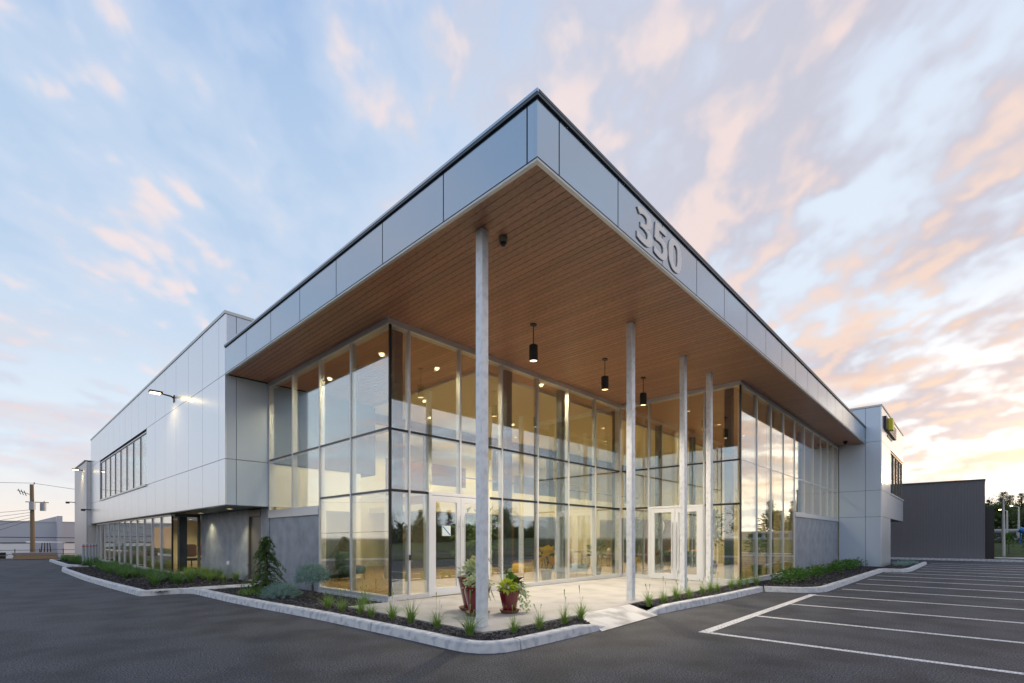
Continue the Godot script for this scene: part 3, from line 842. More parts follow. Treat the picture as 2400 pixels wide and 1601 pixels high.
func make_left_wing(o: Node3D) -> void:
	# bays from the metal volume to the glass corner
	for u in [[-16.2, -14.47], [-14.47, -12.79]]:
		boxpart(o, "concrete_panel", Vector3(WX + 0.03, 0.06, u[0] + 0.004), Vector3(WX + 0.17, 2.185, u[1] - 0.004), M.wall_concrete)
	boxpart(o, "sill_band", Vector3(WX - 0.02, 2.19, -16.2), Vector3(WX + 0.2, 2.35, -14.475), M.aluminium)
	boxpart(o, "sill_band", Vector3(WX - 0.02, 2.19, -14.465), Vector3(WX + 0.2, 2.35, -12.79), M.aluminium)
	boxpart(o, "window_sill", Vector3(WX - 0.01, 2.35, -16.24), Vector3(WX + 0.2, 2.43, -12.79), M.aluminium)
	boxpart(o, "window_sill", Vector3(WX - 0.01, 0.17, -12.79), Vector3(WX + 0.2, 0.26, DZ + 0.02), M.aluminium)
	boxpart(o, "foundation", Vector3(WX - 0.03, 0.0, -12.79), Vector3(WX + 0.2, 0.17, DZ + 0.03), M.kerb_concrete)
	boxpart(o, "window_head", Vector3(WX - 0.01, 6.31, -16.24), Vector3(WX + 0.2, 6.438, DZ + 0.01), M.aluminium)
	mullions(o, "x", WX, [-16.2, -14.47], 2.43, 6.31)
	mullions(o, "x", WX, [-12.76, -11.11], 0.26, 6.31)
	boxpart(o, "corner_post", Vector3(WX + 0.03, 0.26, DZ - 0.03), Vector3(WX + 0.09, 6.31, DZ + 0.0), M.mullion_dark)
	for u in [[-16.17, -14.5], [-14.44, -12.79]]:
		for y in [[2.43, 3.975], [4.025, 6.31]]: glazing(o, "x", WX, u[0], u[1], y[0], y[1])
		transom(o, "x", WX, u[0], u[1], 4.0, M.under_metal)
	for u in [[-12.73, -11.14], [-11.08, DZ - 0.03]]:
		for y in [[0.26, 2.595], [2.645, 3.975], [4.025, 6.31]]: glazing(o, "x", WX, u[0], u[1], y[0], y[1])
		for y in [2.62, 4.0]: transom(o, "x", WX, u[0], u[1], y, M.under_metal)

func make_door_wall(o: Node3D) -> void:
	var us := [6.63, 8.17, 9.68, 11.2, 12.72, 14.25]
	boxpart(o, "window_head", Vector3(WX + 0.2, 6.31, DZ - 0.2), Vector3(SX + 0.1, 6.438, DZ + 0.01), M.aluminium)
	boxpart(o, "window_sill", Vector3(WX + 0.2, 0.151, DZ - 0.2), Vector3(7.17, 0.26, DZ + 0.015), M.aluminium)
	boxpart(o, "window_sill", Vector3(9.17, 0.151, DZ - 0.2), Vector3(SX + 0.03, 0.26, DZ + 0.015), M.aluminium)
	for u in us:
		wbox(o, "mullion", "z", DZ, u - 0.025, u + 0.025, 2.66 if u == 8.17 else 0.26, 6.31, 0.0, 0.14, M.aluminium)
	wbox(o, "mullion", "z", DZ, 15.82, SX + 0.02, 0.26, 6.31, 0.0, 0.2, M.aluminium)
	door_pair(o, "z", DZ, 7.17, 9.17, 2.66)
	var edges := [WX + 0.09] + us + [15.85]
	for i in edges.size() - 1:
		var a: float = edges[i] + (0.03 if i else 0.0)
		var c: float = edges[i + 1] - 0.03
		glazing(o, "z", DZ, a, c, 4.025, 6.31)
		transom(o, "z", DZ, a, c, 4.0, M.mullion_dark)
		glazing(o, "z", DZ, a, c, 2.66, 3.975)
		var lo := a
		var hi := c
		if i == 1: hi = 7.17
		if i == 2: lo = 9.17
		if hi - lo > 0.1: glazing(o, "z", DZ, lo, hi, 0.26, 2.6)
		transom(o, "z", DZ, lo, hi, 2.63, M.mullion_dark, 0.06)
	# notice on the left leaf: a pale sheet with a diagonal blue bar
	var n := boxpart(o, "door_notice", Vector3(7.57, 1.61, DZ + 0.012), Vector3(7.83, 1.86, DZ + 0.015), M.poster_white)
	var b := MB.new()
	b.obox(Vector3(7.70, 1.735, DZ + 0.0165), Vector3(0.3, 0.025, 0.002), Basis(Vector3.FORWARD, deg_to_rad(43)))
	part(n, "printed_bar", b, M.poster_blue)
	boxpart(o, "card_reader", Vector3(6.61, 1.05, DZ + 0.001), Vector3(6.65, 1.17, DZ + 0.03), M.plastic_black)

func make_right_wing(o: Node3D) -> void:
	# side wall with its own doors
	boxpart(o, "window_head", Vector3(SX - 0.01, 6.31, DZ + 0.012), Vector3(SX + 0.2, 6.438, FZ + 0.01), M.aluminium)
	boxpart(o, "window_sill", Vector3(SX - 0.015, 0.151, DZ + 0.03), Vector3(SX + 0.2, 0.26, -8.35), M.aluminium)
	boxpart(o, "window_sill", Vector3(SX - 0.015, 0.151, -6.44), Vector3(SX + 0.2, 0.26, FZ + 0.015), M.aluminium)
	wbox(o, "mullion", "x", SX, -8.40, -8.35, 0.26, 6.31, 0.0, 0.14, M.aluminium)
	wbox(o, "mullion", "x", SX, -6.44, -6.39, 0.26, 6.31, 0.0, 0.14, M.aluminium)
	door_pair(o, "x", SX, -8.35, -6.44, 2.66)
	var edges := [[DZ + 0.03, -8.41], [-8.35, -6.44], [-6.38, FZ - 0.02]]
	for i in 3:
		var e: Array = edges[i]
		glazing(o, "x", SX, e[0], e[1], 4.025, 6.31)
		transom(o, "x", SX, e[0], e[1], 4.0, M.mullion_dark)
		glazing(o, "x", SX, e[0], e[1], 2.66, 3.975)
		if i != 1:
			transom(o, "x", SX, e[0], e[1], 2.63, M.mullion_dark, 0.06)
			glazing(o, "x", SX, e[0], e[1], 0.26, 2.6)
	boxpart(o, "corner_post", Vector3(SX + 0.0, 0.26, FZ - 0.035), Vector3(SX + 0.09, 6.31, FZ - 0.0), M.mullion_dark)
	# long facade
	var us := [17.55, 19.12, 20.68, 22.25, 23.8, 25.34, 26.88, 28.4, 29.65]
	boxpart(o, "window_head", Vector3(SX + 0.2, 6.31, FZ - 0.2), Vector3(30.9, 6.438, FZ + 0.01), M.aluminium)
	boxpart(o, "window_sill", Vector3(SX + 0.2, 0.17, FZ - 0.2), Vector3(22.25, 0.26, FZ + 0.015), M.aluminium)
	boxpart(o, "foundation", Vector3(SX - 0.02, 0.0, FZ - 0.2), Vector3(22.3, 0.17, FZ + 0.04), M.kerb_concrete)
	for u in us:
		wbox(o, "mullion", "z", FZ, u - 0.025, u + 0.025, 2.62 if u > 22.3 else 0.26, 6.31, 0.0, 0.14, M.aluminium)
	wbox(o, "mullion", "z", FZ, 30.83, 30.895, 2.62, 6.31, 0.0, 0.2, M.aluminium)
	var e2 := [SX + 0.06] + us + [30.86]
	for i in e2.size() - 1:
		var a: float = e2[i] + 0.03
		var c: float = e2[i + 1] - 0.03
		glazing(o, "z", FZ, a, c, 4.02, 6.31)
		transom(o, "z", FZ, a, c, 4.0, M.aluminium, 0.04, 0.035)
		glazing(o, "z", FZ, a, c, 0.26 if i < 4 else 2.62, 3.98)
	for u in [[22.25, 25.1], [25.1, 28.0], [28.0, 30.9]]:
		boxpart(o, "concrete_panel", Vector3(u[0] + 0.005 + (0.03 if u[0] < 23 else 0.0), 0.06, FZ - 0.15), Vector3(u[1] - 0.005, 2.43, FZ - 0.02), M.wall_concrete)
		boxpart(o, "sill_band", Vector3(u[0] + 0.004 + (0.03 if u[0] < 23 else 0.0), 2.435, FZ - 0.2), Vector3(u[1] - 0.004, 2.54, FZ + 0.02), M.aluminium)
	boxpart(o, "window_sill", Vector3(22.28, 2.54, FZ - 0.2), Vector3(30.9, 2.62, FZ + 0.012), M.aluminium)
	boxpart(o, "wall_core", Vector3(22.3, 0.05, FZ - 0.21), Vector3(30.9, 2.55, FZ - 0.15), M.plaster_warm)

func make_right_volume(o: Node3D) -> void:
	var g := 0.008
	var xf := 30.9
	var zc := -3.42
	boxpart(o, "wall_core", Vector3(xf + 0.05, 0.03, -16.0), Vector3(34.4, 8.24, zc - 0.05), M.joint_dark)
	boxpart(o, "wall_core", Vector3(34.4, 6.45, -16.0), Vector3(41.05, 8.24, zc - 0.05), M.joint_dark)
	boxpart(o, "wall_core", Vector3(34.4, 2.7, -16.0), Vector3(41.05, 3.95, zc - 0.05), M.joint_dark)
	boxpart(o, "wall_core", Vector3(34.4, 3.95, -16.0), Vector3(41.05, 6.45, -6.0), M.plaster_pale)
	# face looking left
	for r in [[0.05, 2.65], [2.65, 4.0], [4.0, 6.48], [6.48, 8.235]]:
		for c in [[zc - 0.045, -4.09], [-4.09, -5.25], [-5.25, -7.0], [-7.0, -9.0], [-9.0, -12.0]]:
			if c[1] < -5.3 and r[0] < 6.0: continue
			var y0: float = 7.2 if c[1] < -5.3 else r[0]
			boxpart(o, "wall_panel", Vector3(xf, y0 + g, c[1] + g), Vector3(xf + 0.045, r[1] - g, c[0] - (g if c[0] < -4 else 0.0)), M.white_panel)
	# face looking to the lot
	var xs := [xf, 32.1, 33.3, 34.5, 36.15, 37.8, 39.45, 41.1]
	for i in xs.size() - 1:
		for r in [[0.05, 2.65], [2.65, 4.0], [4.0, 6.48], [6.48, 8.235]]:
			if i >= 3 and (r[0] < 1.0 or r[0] == 4.0): continue
			boxpart(o, "wall_panel", Vector3(xs[i] + (g if i else 0.0), r[0] + g, zc - 0.044), Vector3(xs[i + 1] - g, r[1] - g, zc), M.silver_panel)
	boxpart(o, "coping", Vector3(xf - 0.02, 8.245, -12.0), Vector3(xf + 0.3, 8.335, zc + 0.02), M.coping_light)
	boxpart(o, "coping", Vector3(xf + 0.3, 8.245, zc - 0.3), Vector3(41.12, 8.335, zc + 0.02), M.coping_dark)
	boxpart(o, "overhang_soffit", Vector3(34.4, 2.64, -16.0), Vector3(41.1, 2.655, zc - 0.003), M.under_metal)
	# strip window
	boxpart(o, "window_head", Vector3(34.5, 6.36, zc - 0.2), Vector3(41.0, 6.47, zc - 0.03), M.bronze)
	boxpart(o, "window_sill", Vector3(34.5, 3.98, zc - 0.2), Vector3(41.1, 4.06, zc + 0.05), M.aluminium)
	for k in 5:
		var u := 34.6 + 1.5 * k
		boxpart(o, "mullion", Vector3(u - 0.03, 4.06, zc - 0.17), Vector3(u + 0.03, 6.36, zc - 0.01), M.bronze)
		if k < 4: unit_pane(o, "window_pane", "z", zc, u + 0.03, u + 1.47, 4.06, 6.36, 0.06, M.glass)

func make_interior(o: Node3D) -> void:
	boxpart(o, "inner_floor", Vector3(WX + 0.2, 0.08, -22.0), Vector3(30.95, 0.155, DZ - 0.2), M.floor_wood)
	boxpart(o, "inner_floor", Vector3(SX + 0.2, 0.08, DZ - 0.2), Vector3(30.95, 0.155, FZ - 0.2), M.floor_wood)
	# plaster ceiling beyond the boards and the trim between
	boxpart(o, "inner_ceiling", Vector3(9.76, 6.452, -22.0), Vector3(30.95, 6.466, -10.5), M.ceiling_white)
	boxpart(o, "ceiling_trim", Vector3(9.77, 6.36, -10.5), Vector3(30.9, 6.46, -10.42), M.aluminium)
	boxpart(o, "ceiling_trim", Vector3(9.7, 6.36, -16.2), Vector3(9.77, 6.46, -10.42), M.aluminium)
	# walls
	boxpart(o, "inner_wall", Vector3(WX + 0.18, 0.155, -16.4), Vector3(9.3, 6.438, -16.31), M.plaster_pale)
	boxpart(o, "inner_wall", Vector3(9.2, 0.155, -22.0), Vector3(9.3, 6.45, -16.4), M.plaster_warm)
	boxpart(o, "inner_wall", Vector3(9.2, 0.155, -22.1), Vector3(31.0, 6.45, -22.0), M.plaster_warm)
	boxpart(o, "inner_wall", Vector3(30.95, 0.03, -22.0), Vector3(31.0, 6.45, FZ), M.plaster_warm)
	# gallery with a pale parapet, dark kitchen wall below
	boxpart(o, "gallery_floor", Vector3(13.0, 2.78, -22.0), Vector3(30.95, 3.06, -17.1), M.plaster_warm)
	boxpart(o, "gallery_parapet", Vector3(13.0, 2.72, -17.1), Vector3(30.95, 3.85, -16.98), M.plaster_warm)
	boxpart(o, "kitchen_wall", Vector3(13.5, 0.155, -19.2), Vector3(18.6, 2.78, -19.0), M.charcoal_wall)
	boxpart(o, "kitchen_wall", Vector3(24.5, 0.155, -15.0), Vector3(30.9, 2.72, -14.8), M.charcoal_wall)
	boxpart(o, "timber_door", Vector3(18.7, 0.155, -18.3), Vector3(19.5, 2.7, -18.2), M.brown_wood)
	boxpart(o, "timber_wall", Vector3(24.4, 0.155, -13.0), Vector3(27.5, 2.6, -12.85), M.brown_wood)
	boxpart(o, "partition", Vector3(20.5, 0.155, -16.0), Vector3(24.4, 2.72, -15.9), M.plaster_warm)
	boxpart(o, "kitchen_wall", Vector3(18.6, 0.155, -21.9), Vector3(30.9, 2.78, -21.8), M.charcoal_wall)
	boxpart(o, "baseboard", Vector3(WX + 0.2, 0.156, -16.309), Vector3(9.2, 0.3, -16.28), M.sign_white)
	boxpart(o, "inner_door_frame", Vector3(8.0, 0.156, -16.309), Vector3(8.07, 2.5, -16.24), M.bronze)
	boxpart(o, "inner_door_frame", Vector3(8.97, 0.156, -16.309), Vector3(9.04, 2.5, -16.24), M.bronze)
	boxpart(o, "inner_door_frame", Vector3(8.07, 2.43, -16.309), Vector3(8.97, 2.5, -16.24), M.bronze)
	boxpart(o, "inner_door", Vector3(8.07, 0.156, -16.309), Vector3(8.97, 2.43, -16.28), M.under_metal)
	boxpart(o, "gallery_wall", Vector3(13.0, 3.06, -20.5), Vector3(18.0, 5.4, -20.4), M.brown_wood)
	boxpart(o, "gallery_wall", Vector3(22.0, 3.06, -20.5), Vector3(26.0, 5.4, -20.4), M.charcoal_wall)
	for q in [[13.0, -17.04], [17.2, -17.04], [21.4, -17.04], [25.6, -17.04], [29.8, -17.04]]:
		boxpart(o, "inner_column", Vector3(q[0] - 0.15, 0.155, q[1] - 0.3), Vector3(q[0] + 0.15, 6.45, q[1] - 0.065), M.steel_black)
	boxpart(o, "ceiling_beam", Vector3(9.8, 6.1, -17.4), Vector3(30.9, 6.45, -17.15), M.steel_black)
	for k in 6:   # gallery railing
		boxpart(o, "gallery_rail", Vector3(13.1 + 3.0 * k, 4.3 if k % 2 else 4.301, -17.06), Vector3(16.05 + 3.0 * k, 4.35, -17.0), M.steel_black)
	# inner vestibule frames by the left doors
	for z in [-12.4, -14.6]:
		boxpart(o, "vestibule_post", Vector3(9.25, 0.155, z - 0.05), Vector3(9.35, 2.9, z + 0.05), M.aluminium)
	boxpart(o, "vestibule_rail", Vector3(9.25, 2.9, -16.3), Vector3(9.35, 3.0, -12.3), M.aluminium)
	boxpart(o, "vestibule_glass", Vector3(9.29, 0.2, -14.55), Vector3(9.31, 2.9, -12.45), M.clear_glass)
	# dark steel columns behind the glass
	for p in [Vector2(6.62, -9.98), Vector2(10.4, -9.98), Vector2(13.0, -9.98), Vector2(16.5, -5.82), Vector2(16.45, -9.98), Vector2(19.9, -9.98), Vector2(23.4, -9.98), Vector2(21.0, -5.85), Vector2(25.6, -5.85)]:
		boxpart(o, "inner_column", Vector3(p.x - 0.11, 0.155, p.y - 0.11), Vector3(p.x + 0.11, 6.438, p.y + 0.11), M.steel_black)
	# recessed lights
	for p in [[7.1, -11.4], [8.8, -11.2], [7.1, -14.3], [12.0, -9.98], [18.4, -8.0], [21.5, -8.0], [24.6, -8.0], [28.0, -8.0]]:
		downlight(o, Vector3(p[0], SOFFIT - 0.001, p[1]), 0.065, 8.0, 76.0)
	for p in [[10.6, -14.2], [15.4, -14.4], [18.7, -12.0], [21.4, -13.6], [24.5, -12.2], [27.6, -13.6], [12.2, -16.0], [17.5, -16.2], [23.0, -16.4], [14.0, -20.0], [20.0, -20.0], [26.0, -20.0]]:
		downlight(o, Vector3(p[0], 6.451, p[1]), 0.06, 9.5, 78.0)
	for p in [[20.2, -18.0], [22.5, -18.0], [25.5, -18.0], [28.5, -18.0], [11.5, -19.5]]:
		downlight(o, Vector3(p[0], 2.778 if p[0] > 13.0 else 6.451, p[1]), 0.09, 4.0, 75.0)

# ------------------------------------------------------------------ fittings on the building
func make_fittings() -> void:
	# address numerals
	var sg := thing("address_sign", "large white raised numerals 350 on the right canopy fascia", "sign", Vector3(0, 0, RZ))
	var font := SystemFont.new()
	font.font_names = PackedStringArray(["Droid Sans"]); font.font_weight = 700
	var spot := {"3": [7.37, 7.90], "5": [7.97, 8.47], "0": [8.53, 9.06]}
	for ch in ["3", "5", "0"]:
		var tm := TextMesh.new()
		tm.text = ch; tm.font = font; tm.font_size = 64; tm.pixel_size = 0.01; tm.depth = 0.016
		tm.curve_step = 0.5
		var mi := put(sg, "digit", tm, M.sign_white)
		var bb := tm.get_aabb()
		var w: float = spot[ch][1] - spot[ch][0]
		var sx := w / bb.size.x
		var sy := 0.585 / bb.size.y
		mi.scale = Vector3(sx, sy, 1.0)
		mi.position = Vector3(spot[ch][0] - bb.position.x * sx, 6.53 - bb.position.y * sy, 0.0125)
	# the company board on the right volume: black plate, yellow bar, white letter strokes
	var lg := thing("company_sign", "black company sign with a yellow bar high on the right metal volume", "sign", Vector3(0, 0, -3.42))
	boxpart(lg, "sign_box", Vector3(31.6, 7.22, 0.003), Vector3(36.0, 7.86, 0.12), M.sign_black)
	boxpart(lg, "yellow_bar", Vector3(32.4, 7.26, 0.121), Vector3(33.0, 7.85, 0.3), M.sign_yellow)
	var b := MB.new()
	for k in 5:
		var x := 33.35 + k * 0.5
		b.box(Vector3(x, 7.42, 0.121), Vector3(x + 0.08, 7.7, 0.13))
		b.box(Vector3(x + 0.08, 7.62 if k % 2 else 7.42, 0.121), Vector3(x + 0.3, 7.7 if k % 2 else 7.5, 0.13))
	part(lg, "letters", b, M.sign_white)
	boxpart(lg, "tagline", Vector3(33.0, 7.02, 0.003), Vector3(35.0, 7.1, 0.03), M.sign_black)
	# pendants under the canopy
	var names := ["nearest the front column", "in the middle of the row", "closest to the side doors"]
	var xs := [8.53, 11.51, 13.64]
	for k in 3:
		var p := thing("pendant_light", "black cylinder pendant lamp hanging from the wood soffit, " + names[k], "pendant lamp", Vector3(xs[k], SOFFIT, -7.34), 0.0, "pendant lamps under the canopy")
		b = MB.new()
		b.lathe(Vector3.ZERO, [Vector2(0.0, -0.03), Vector2(0.075, -0.03), Vector2(0.078, -0.004), Vector2(0.0, -0.001)], 20)
		part(p, "canopy_disc", b, M.plastic_black)
		b = MB.new()
		b.tube(PackedVector3Array([Vector3(0, -0.03, 0), Vector3(0, -0.49, 0)]), PackedFloat32Array([0.011, 0.011]), 8)
		part(p, "rod", b, M.plastic_black)
		b = MB.new()
		b.lathe(Vector3.ZERO, [Vector2(0.085, -0.83), Vector2(0.1, -0.85), Vector2(0.1, -0.49), Vector2(0.085, -0.48), Vector2(0.0, -0.48)], 24)
		part(p, "lamp_shade", b, M.plastic_black)
		b = MB.new()
		b.lathe(Vector3.ZERO, [Vector2(0.0, -0.832), Vector2(0.086, -0.832)], 24)
		part(p, "lamp_lens", b, M.lamp_glow)
		lamp_light("spot", p, Vector3(0, -0.87, 0), 12.0, 0.08, Color(1.0, 0.93, 0.83), 64.0)
	# camera domes
	var cm := thing("security_camera", "small dark dome camera on the wood soffit by the front column", "camera", Vector3(5.73, SOFFIT, -5.58))
	b = MB.new()
	b.lathe(Vector3.ZERO, [Vector2(0.0, -0.15), Vector2(0.035, -0.14), Vector2(0.05, -0.09)], 18)
	part(cm, "dome", b, M.plastic_black)
	b = MB.new()
	b.lathe(Vector3.ZERO, [Vector2(0.062, -0.09), Vector2(0.075, -0.03), Vector2(0.07, -0.001)], 18)
	part(cm, "housing", b, M.bronze)
	var c2 := thing("security_camera", "small dark dome camera at the far right end of the soffit", "camera", Vector3(29.6, SOFFIT, -4.75))
	b = MB.new()
	b.lathe(Vector3.ZERO, [Vector2(0.0, -0.17), Vector2(0.05, -0.14), Vector2(0.09, -0.07), Vector2(0.1, -0.001)], 18)
	part(c2, "dome", b, M.plastic_black)
	# floodlights on arms
	wall_lamp("lit floodlight on an arm from the long left silver wall", Vector3(LX, 6.95, -22.1), 0.8, 3.0)
	wall_lamp("smaller lit floodlight on the far corrugated block", Vector3(4.6, 6.35, -45.6), 0.55, 2.0)
	# hose bib box on the concrete wall
	var hb := thing("wall_box", "small pale utility box on the concrete wall by the side door", "utility box", Vector3(WX, 0.64, -19.97))
	b = MB.new()
	b.lathe(Vector3(-0.001, -0.08, 0), [Vector2(0.05, 0.0), Vector2(0.075, 0.05), Vector2(0.06, 0.14), Vector2(0.02, 0.17), Vector2(0.0, 0.17)], 16)
	part(hb, "cover", b, M.sign_white)
	# cameras on the far block
	for q in [["dark bullet camera low on the far corrugated block", Vector3(4.55, 4.3, -50.2)], ["dark dome camera on the corner of the long silver wall", Vector3(LX - 0.02, 3.5, -43.9)]]:
		var t := thing("security_camera", q[0], "camera", q[1])
		b = MB.new()
		b.tube(PackedVector3Array([Vector3(0.05, 0, 0), Vector3(-0.35, 0.02, 0)]), PackedFloat32Array([0.03, 0.03]), 8)
		part(t, "arm", b, M.plastic_black)
		b = MB.new()
		b.obox(Vector3(-0.4, -0.03, 0), Vector3(0.22, 0.14, 0.14), Basis.IDENTITY)
		part(t, "housing", b, M.plastic_black)

func wall_lamp(label: String, at: Vector3, k: float, energy: float) -> void:
	var t := thing("wall_light", label, "floodlight", at)
	var b := MB.new()
	b.tube(PackedVector3Array([Vector3(0, -0.1, 0), Vector3(-0.12 * k, -0.04, 0), Vector3(-0.55 * k, 0, 0)]), PackedFloat32Array([0.03, 0.03, 0.025]), 8)
	part(t, "arm", b, M.steel_black)
	b = MB.new()
	b.obox(Vector3(-0.005, -0.12, 0), Vector3(0.03, 0.26, 0.16), Basis.IDENTITY)
	part(t, "bracket", b, M.steel_black)
	b = MB.new()
	b.obox(Vector3(-0.72 * k, 0.02, 0), Vector3(0.4, 0.07, 0.24), Basis.IDENTITY)
	part(t, "lamp_head", b, M.steel_black)
	b = MB.new()
	b.obox(Vector3(-0.74 * k, -0.025, 0), Vector3(0.3, 0.02, 0.2), Basis.IDENTITY)
	part(t, "lamp_lens", b, M.flood_glow)
	lamp_light("spot", t, Vector3(-0.74 * k, -0.05, 0), energy, 0.1, Color(1.0, 0.85, 0.6), 70.0)

# ------------------------------------------------------------------ plants
func grass_mesh(blades: int, h: float, spread: float, sd: int, stalks := 0) -> ArrayMesh:
	var r := RandomNumberGenerator.new()
	r.seed = sd
	var b := MB.new()
	for i in blades + stalks:
		var stalk := i >= blades
		var a := r.randf() * TAU
		var lean := r.randf_range(0.1, 1.0) * (0.35 if stalk else 1.0)
		var l := h * r.randf_range(0.6, 1.1) * (1.5 if stalk else 1.0)
		var root := Vector3(cos(a), 0, sin(a)) * r.randf() * 0.05
		var dir := Vector3(cos(a + r.randf_range(-0.5, 0.5)), 0, sin(a + r.randf_range(-0.5, 0.5)))
		var side := dir.cross(Vector3.UP).normalized()
		var w := r.randf_range(0.004, 0.0075) * (0.6 if stalk else 1.0)
		var prev := root
		var pw := w
		for k in 4:
			var s := (k + 1) / 4.0
			var p := root + Vector3.UP * l * (s - lean * 0.38 * s * s) + dir * spread * lean * s * s
			var nw := w * (1.0 - s * 0.9) if not stalk or k < 3 else w * 3.0
			b.quad(prev - side * pw, prev + side * pw, p + side * nw, p - side * nw)
			prev = p; pw = nw
	return b.mesh()

func make_grasses() -> void:
	var kinds := []
	for k in 4: kinds.append(grass_mesh(105, 0.40, 0.42, 100 + k, 3))
	var ord := ["first", "second", "third", "fourth", "fifth", "sixth", "seventh", "eighth", "ninth", "tenth", "eleventh", "twelfth", "thirteenth"]
	var front := [[4.74, -9.6], [4.76, -9.04], [5.55, -9.55], [4.83, -8.48], [4.77, -8.02], [4.89, -7.5], [4.93, -6.98], [4.92, -6.27], [4.88, -5.45], [5.45, -5.08], [5.95, -5.0], [6.6, -5.0], [7.15, -5.05]]
	for i in front.size():
		var o := put(self, "grass_tuft", kinds[i % 4], M.grass_green)
		tag(o, "spiky green grass tuft, %s from the glass corner along the front mulch bed" % ord[i], "ornamental grass", "grass tufts along the front kerb")
		o.position = Vector3(front[i][0], 0.1, front[i][1]); o.rotation.y = i * 1.3
		o.scale = Vector3.ONE * rng.randf_range(0.85, 1.15)
	var right := [[9.62, -5.05], [10.3, -5.05], [11.1, -5.12], [11.5, -5.0], [12.45, -5.05], [13.0, -5.05], [13.6, -5.1], [14.5, -5.05], [15.0, -5.0], [15.7, -5.0], [16.2, -4.9]]
	for i in right.size():
		var o := put(self, "grass_tuft", kinds[(i + 2) % 4], M.grass_green)
		tag(o, "spiky green grass tuft, %s to the right of the ramp in the mulch strip" % ord[i], "ornamental grass", "grass tufts right of the ramp")
		o.position = Vector3(right[i][0], 0.1, right[i][1]); o.rotation.y = i * 2.1
		o.scale = Vector3.ONE * rng.randf_range(0.85, 1.15)
	# dense drift of grass along the strip windows: one mass
	var big := grass_mesh(90, 0.44, 0.46, 200)
	var drift := func(label: String, spots: Array, m: Material) -> void:
		var mm := MultiMesh.new()
		mm.transform_format = MultiMesh.TRANSFORM_3D
		mm.mesh = big; mm.instance_count = spots.size()
		for i in spots.size():
			mm.set_instance_transform(i, Transform3D(Basis(Vector3.UP, rng.randf() * TAU).scaled(Vector3.ONE * rng.randf_range(0.8, 1.25)), spots[i]))
		var mi := MultiMeshInstance3D.new()
		mi.multimesh = mm; mi.material_override = m; mi.name = numbered("grass_drift"); add_child(mi)
		mi.set_meta("kind", "stuff"); mi.set_meta("label", label); mi.set_meta("category", "ornamental grass")
	var s1 := []
	for i in 90: s1.append(Vector3(rng.randf_range(3.35, 4.5), 0.09, -18.2 - 14.0 * i / 90.0 + rng.randf_range(-0.2, 0.2)))
	drift.call("dense drift of arching green grass below the strip windows", s1, M.grass_dark)
	var s2 := []
	for i in 22: s2.append(Vector3(rng.randf_range(4.9, 5.8), 0.09, rng.randf_range(-22.4, -17.9)))
	drift.call("clump of green grass before the concrete wall", s2, M.grass_green)
	var s3 := []
	for i in 50: s3.append(Vector3(rng.randf_range(3.3, 4.4), 0.07, rng.randf_range(-45.0, -34.5)))
	drift.call("far drift of green grass beside the posts", s3, M.grass_dark)

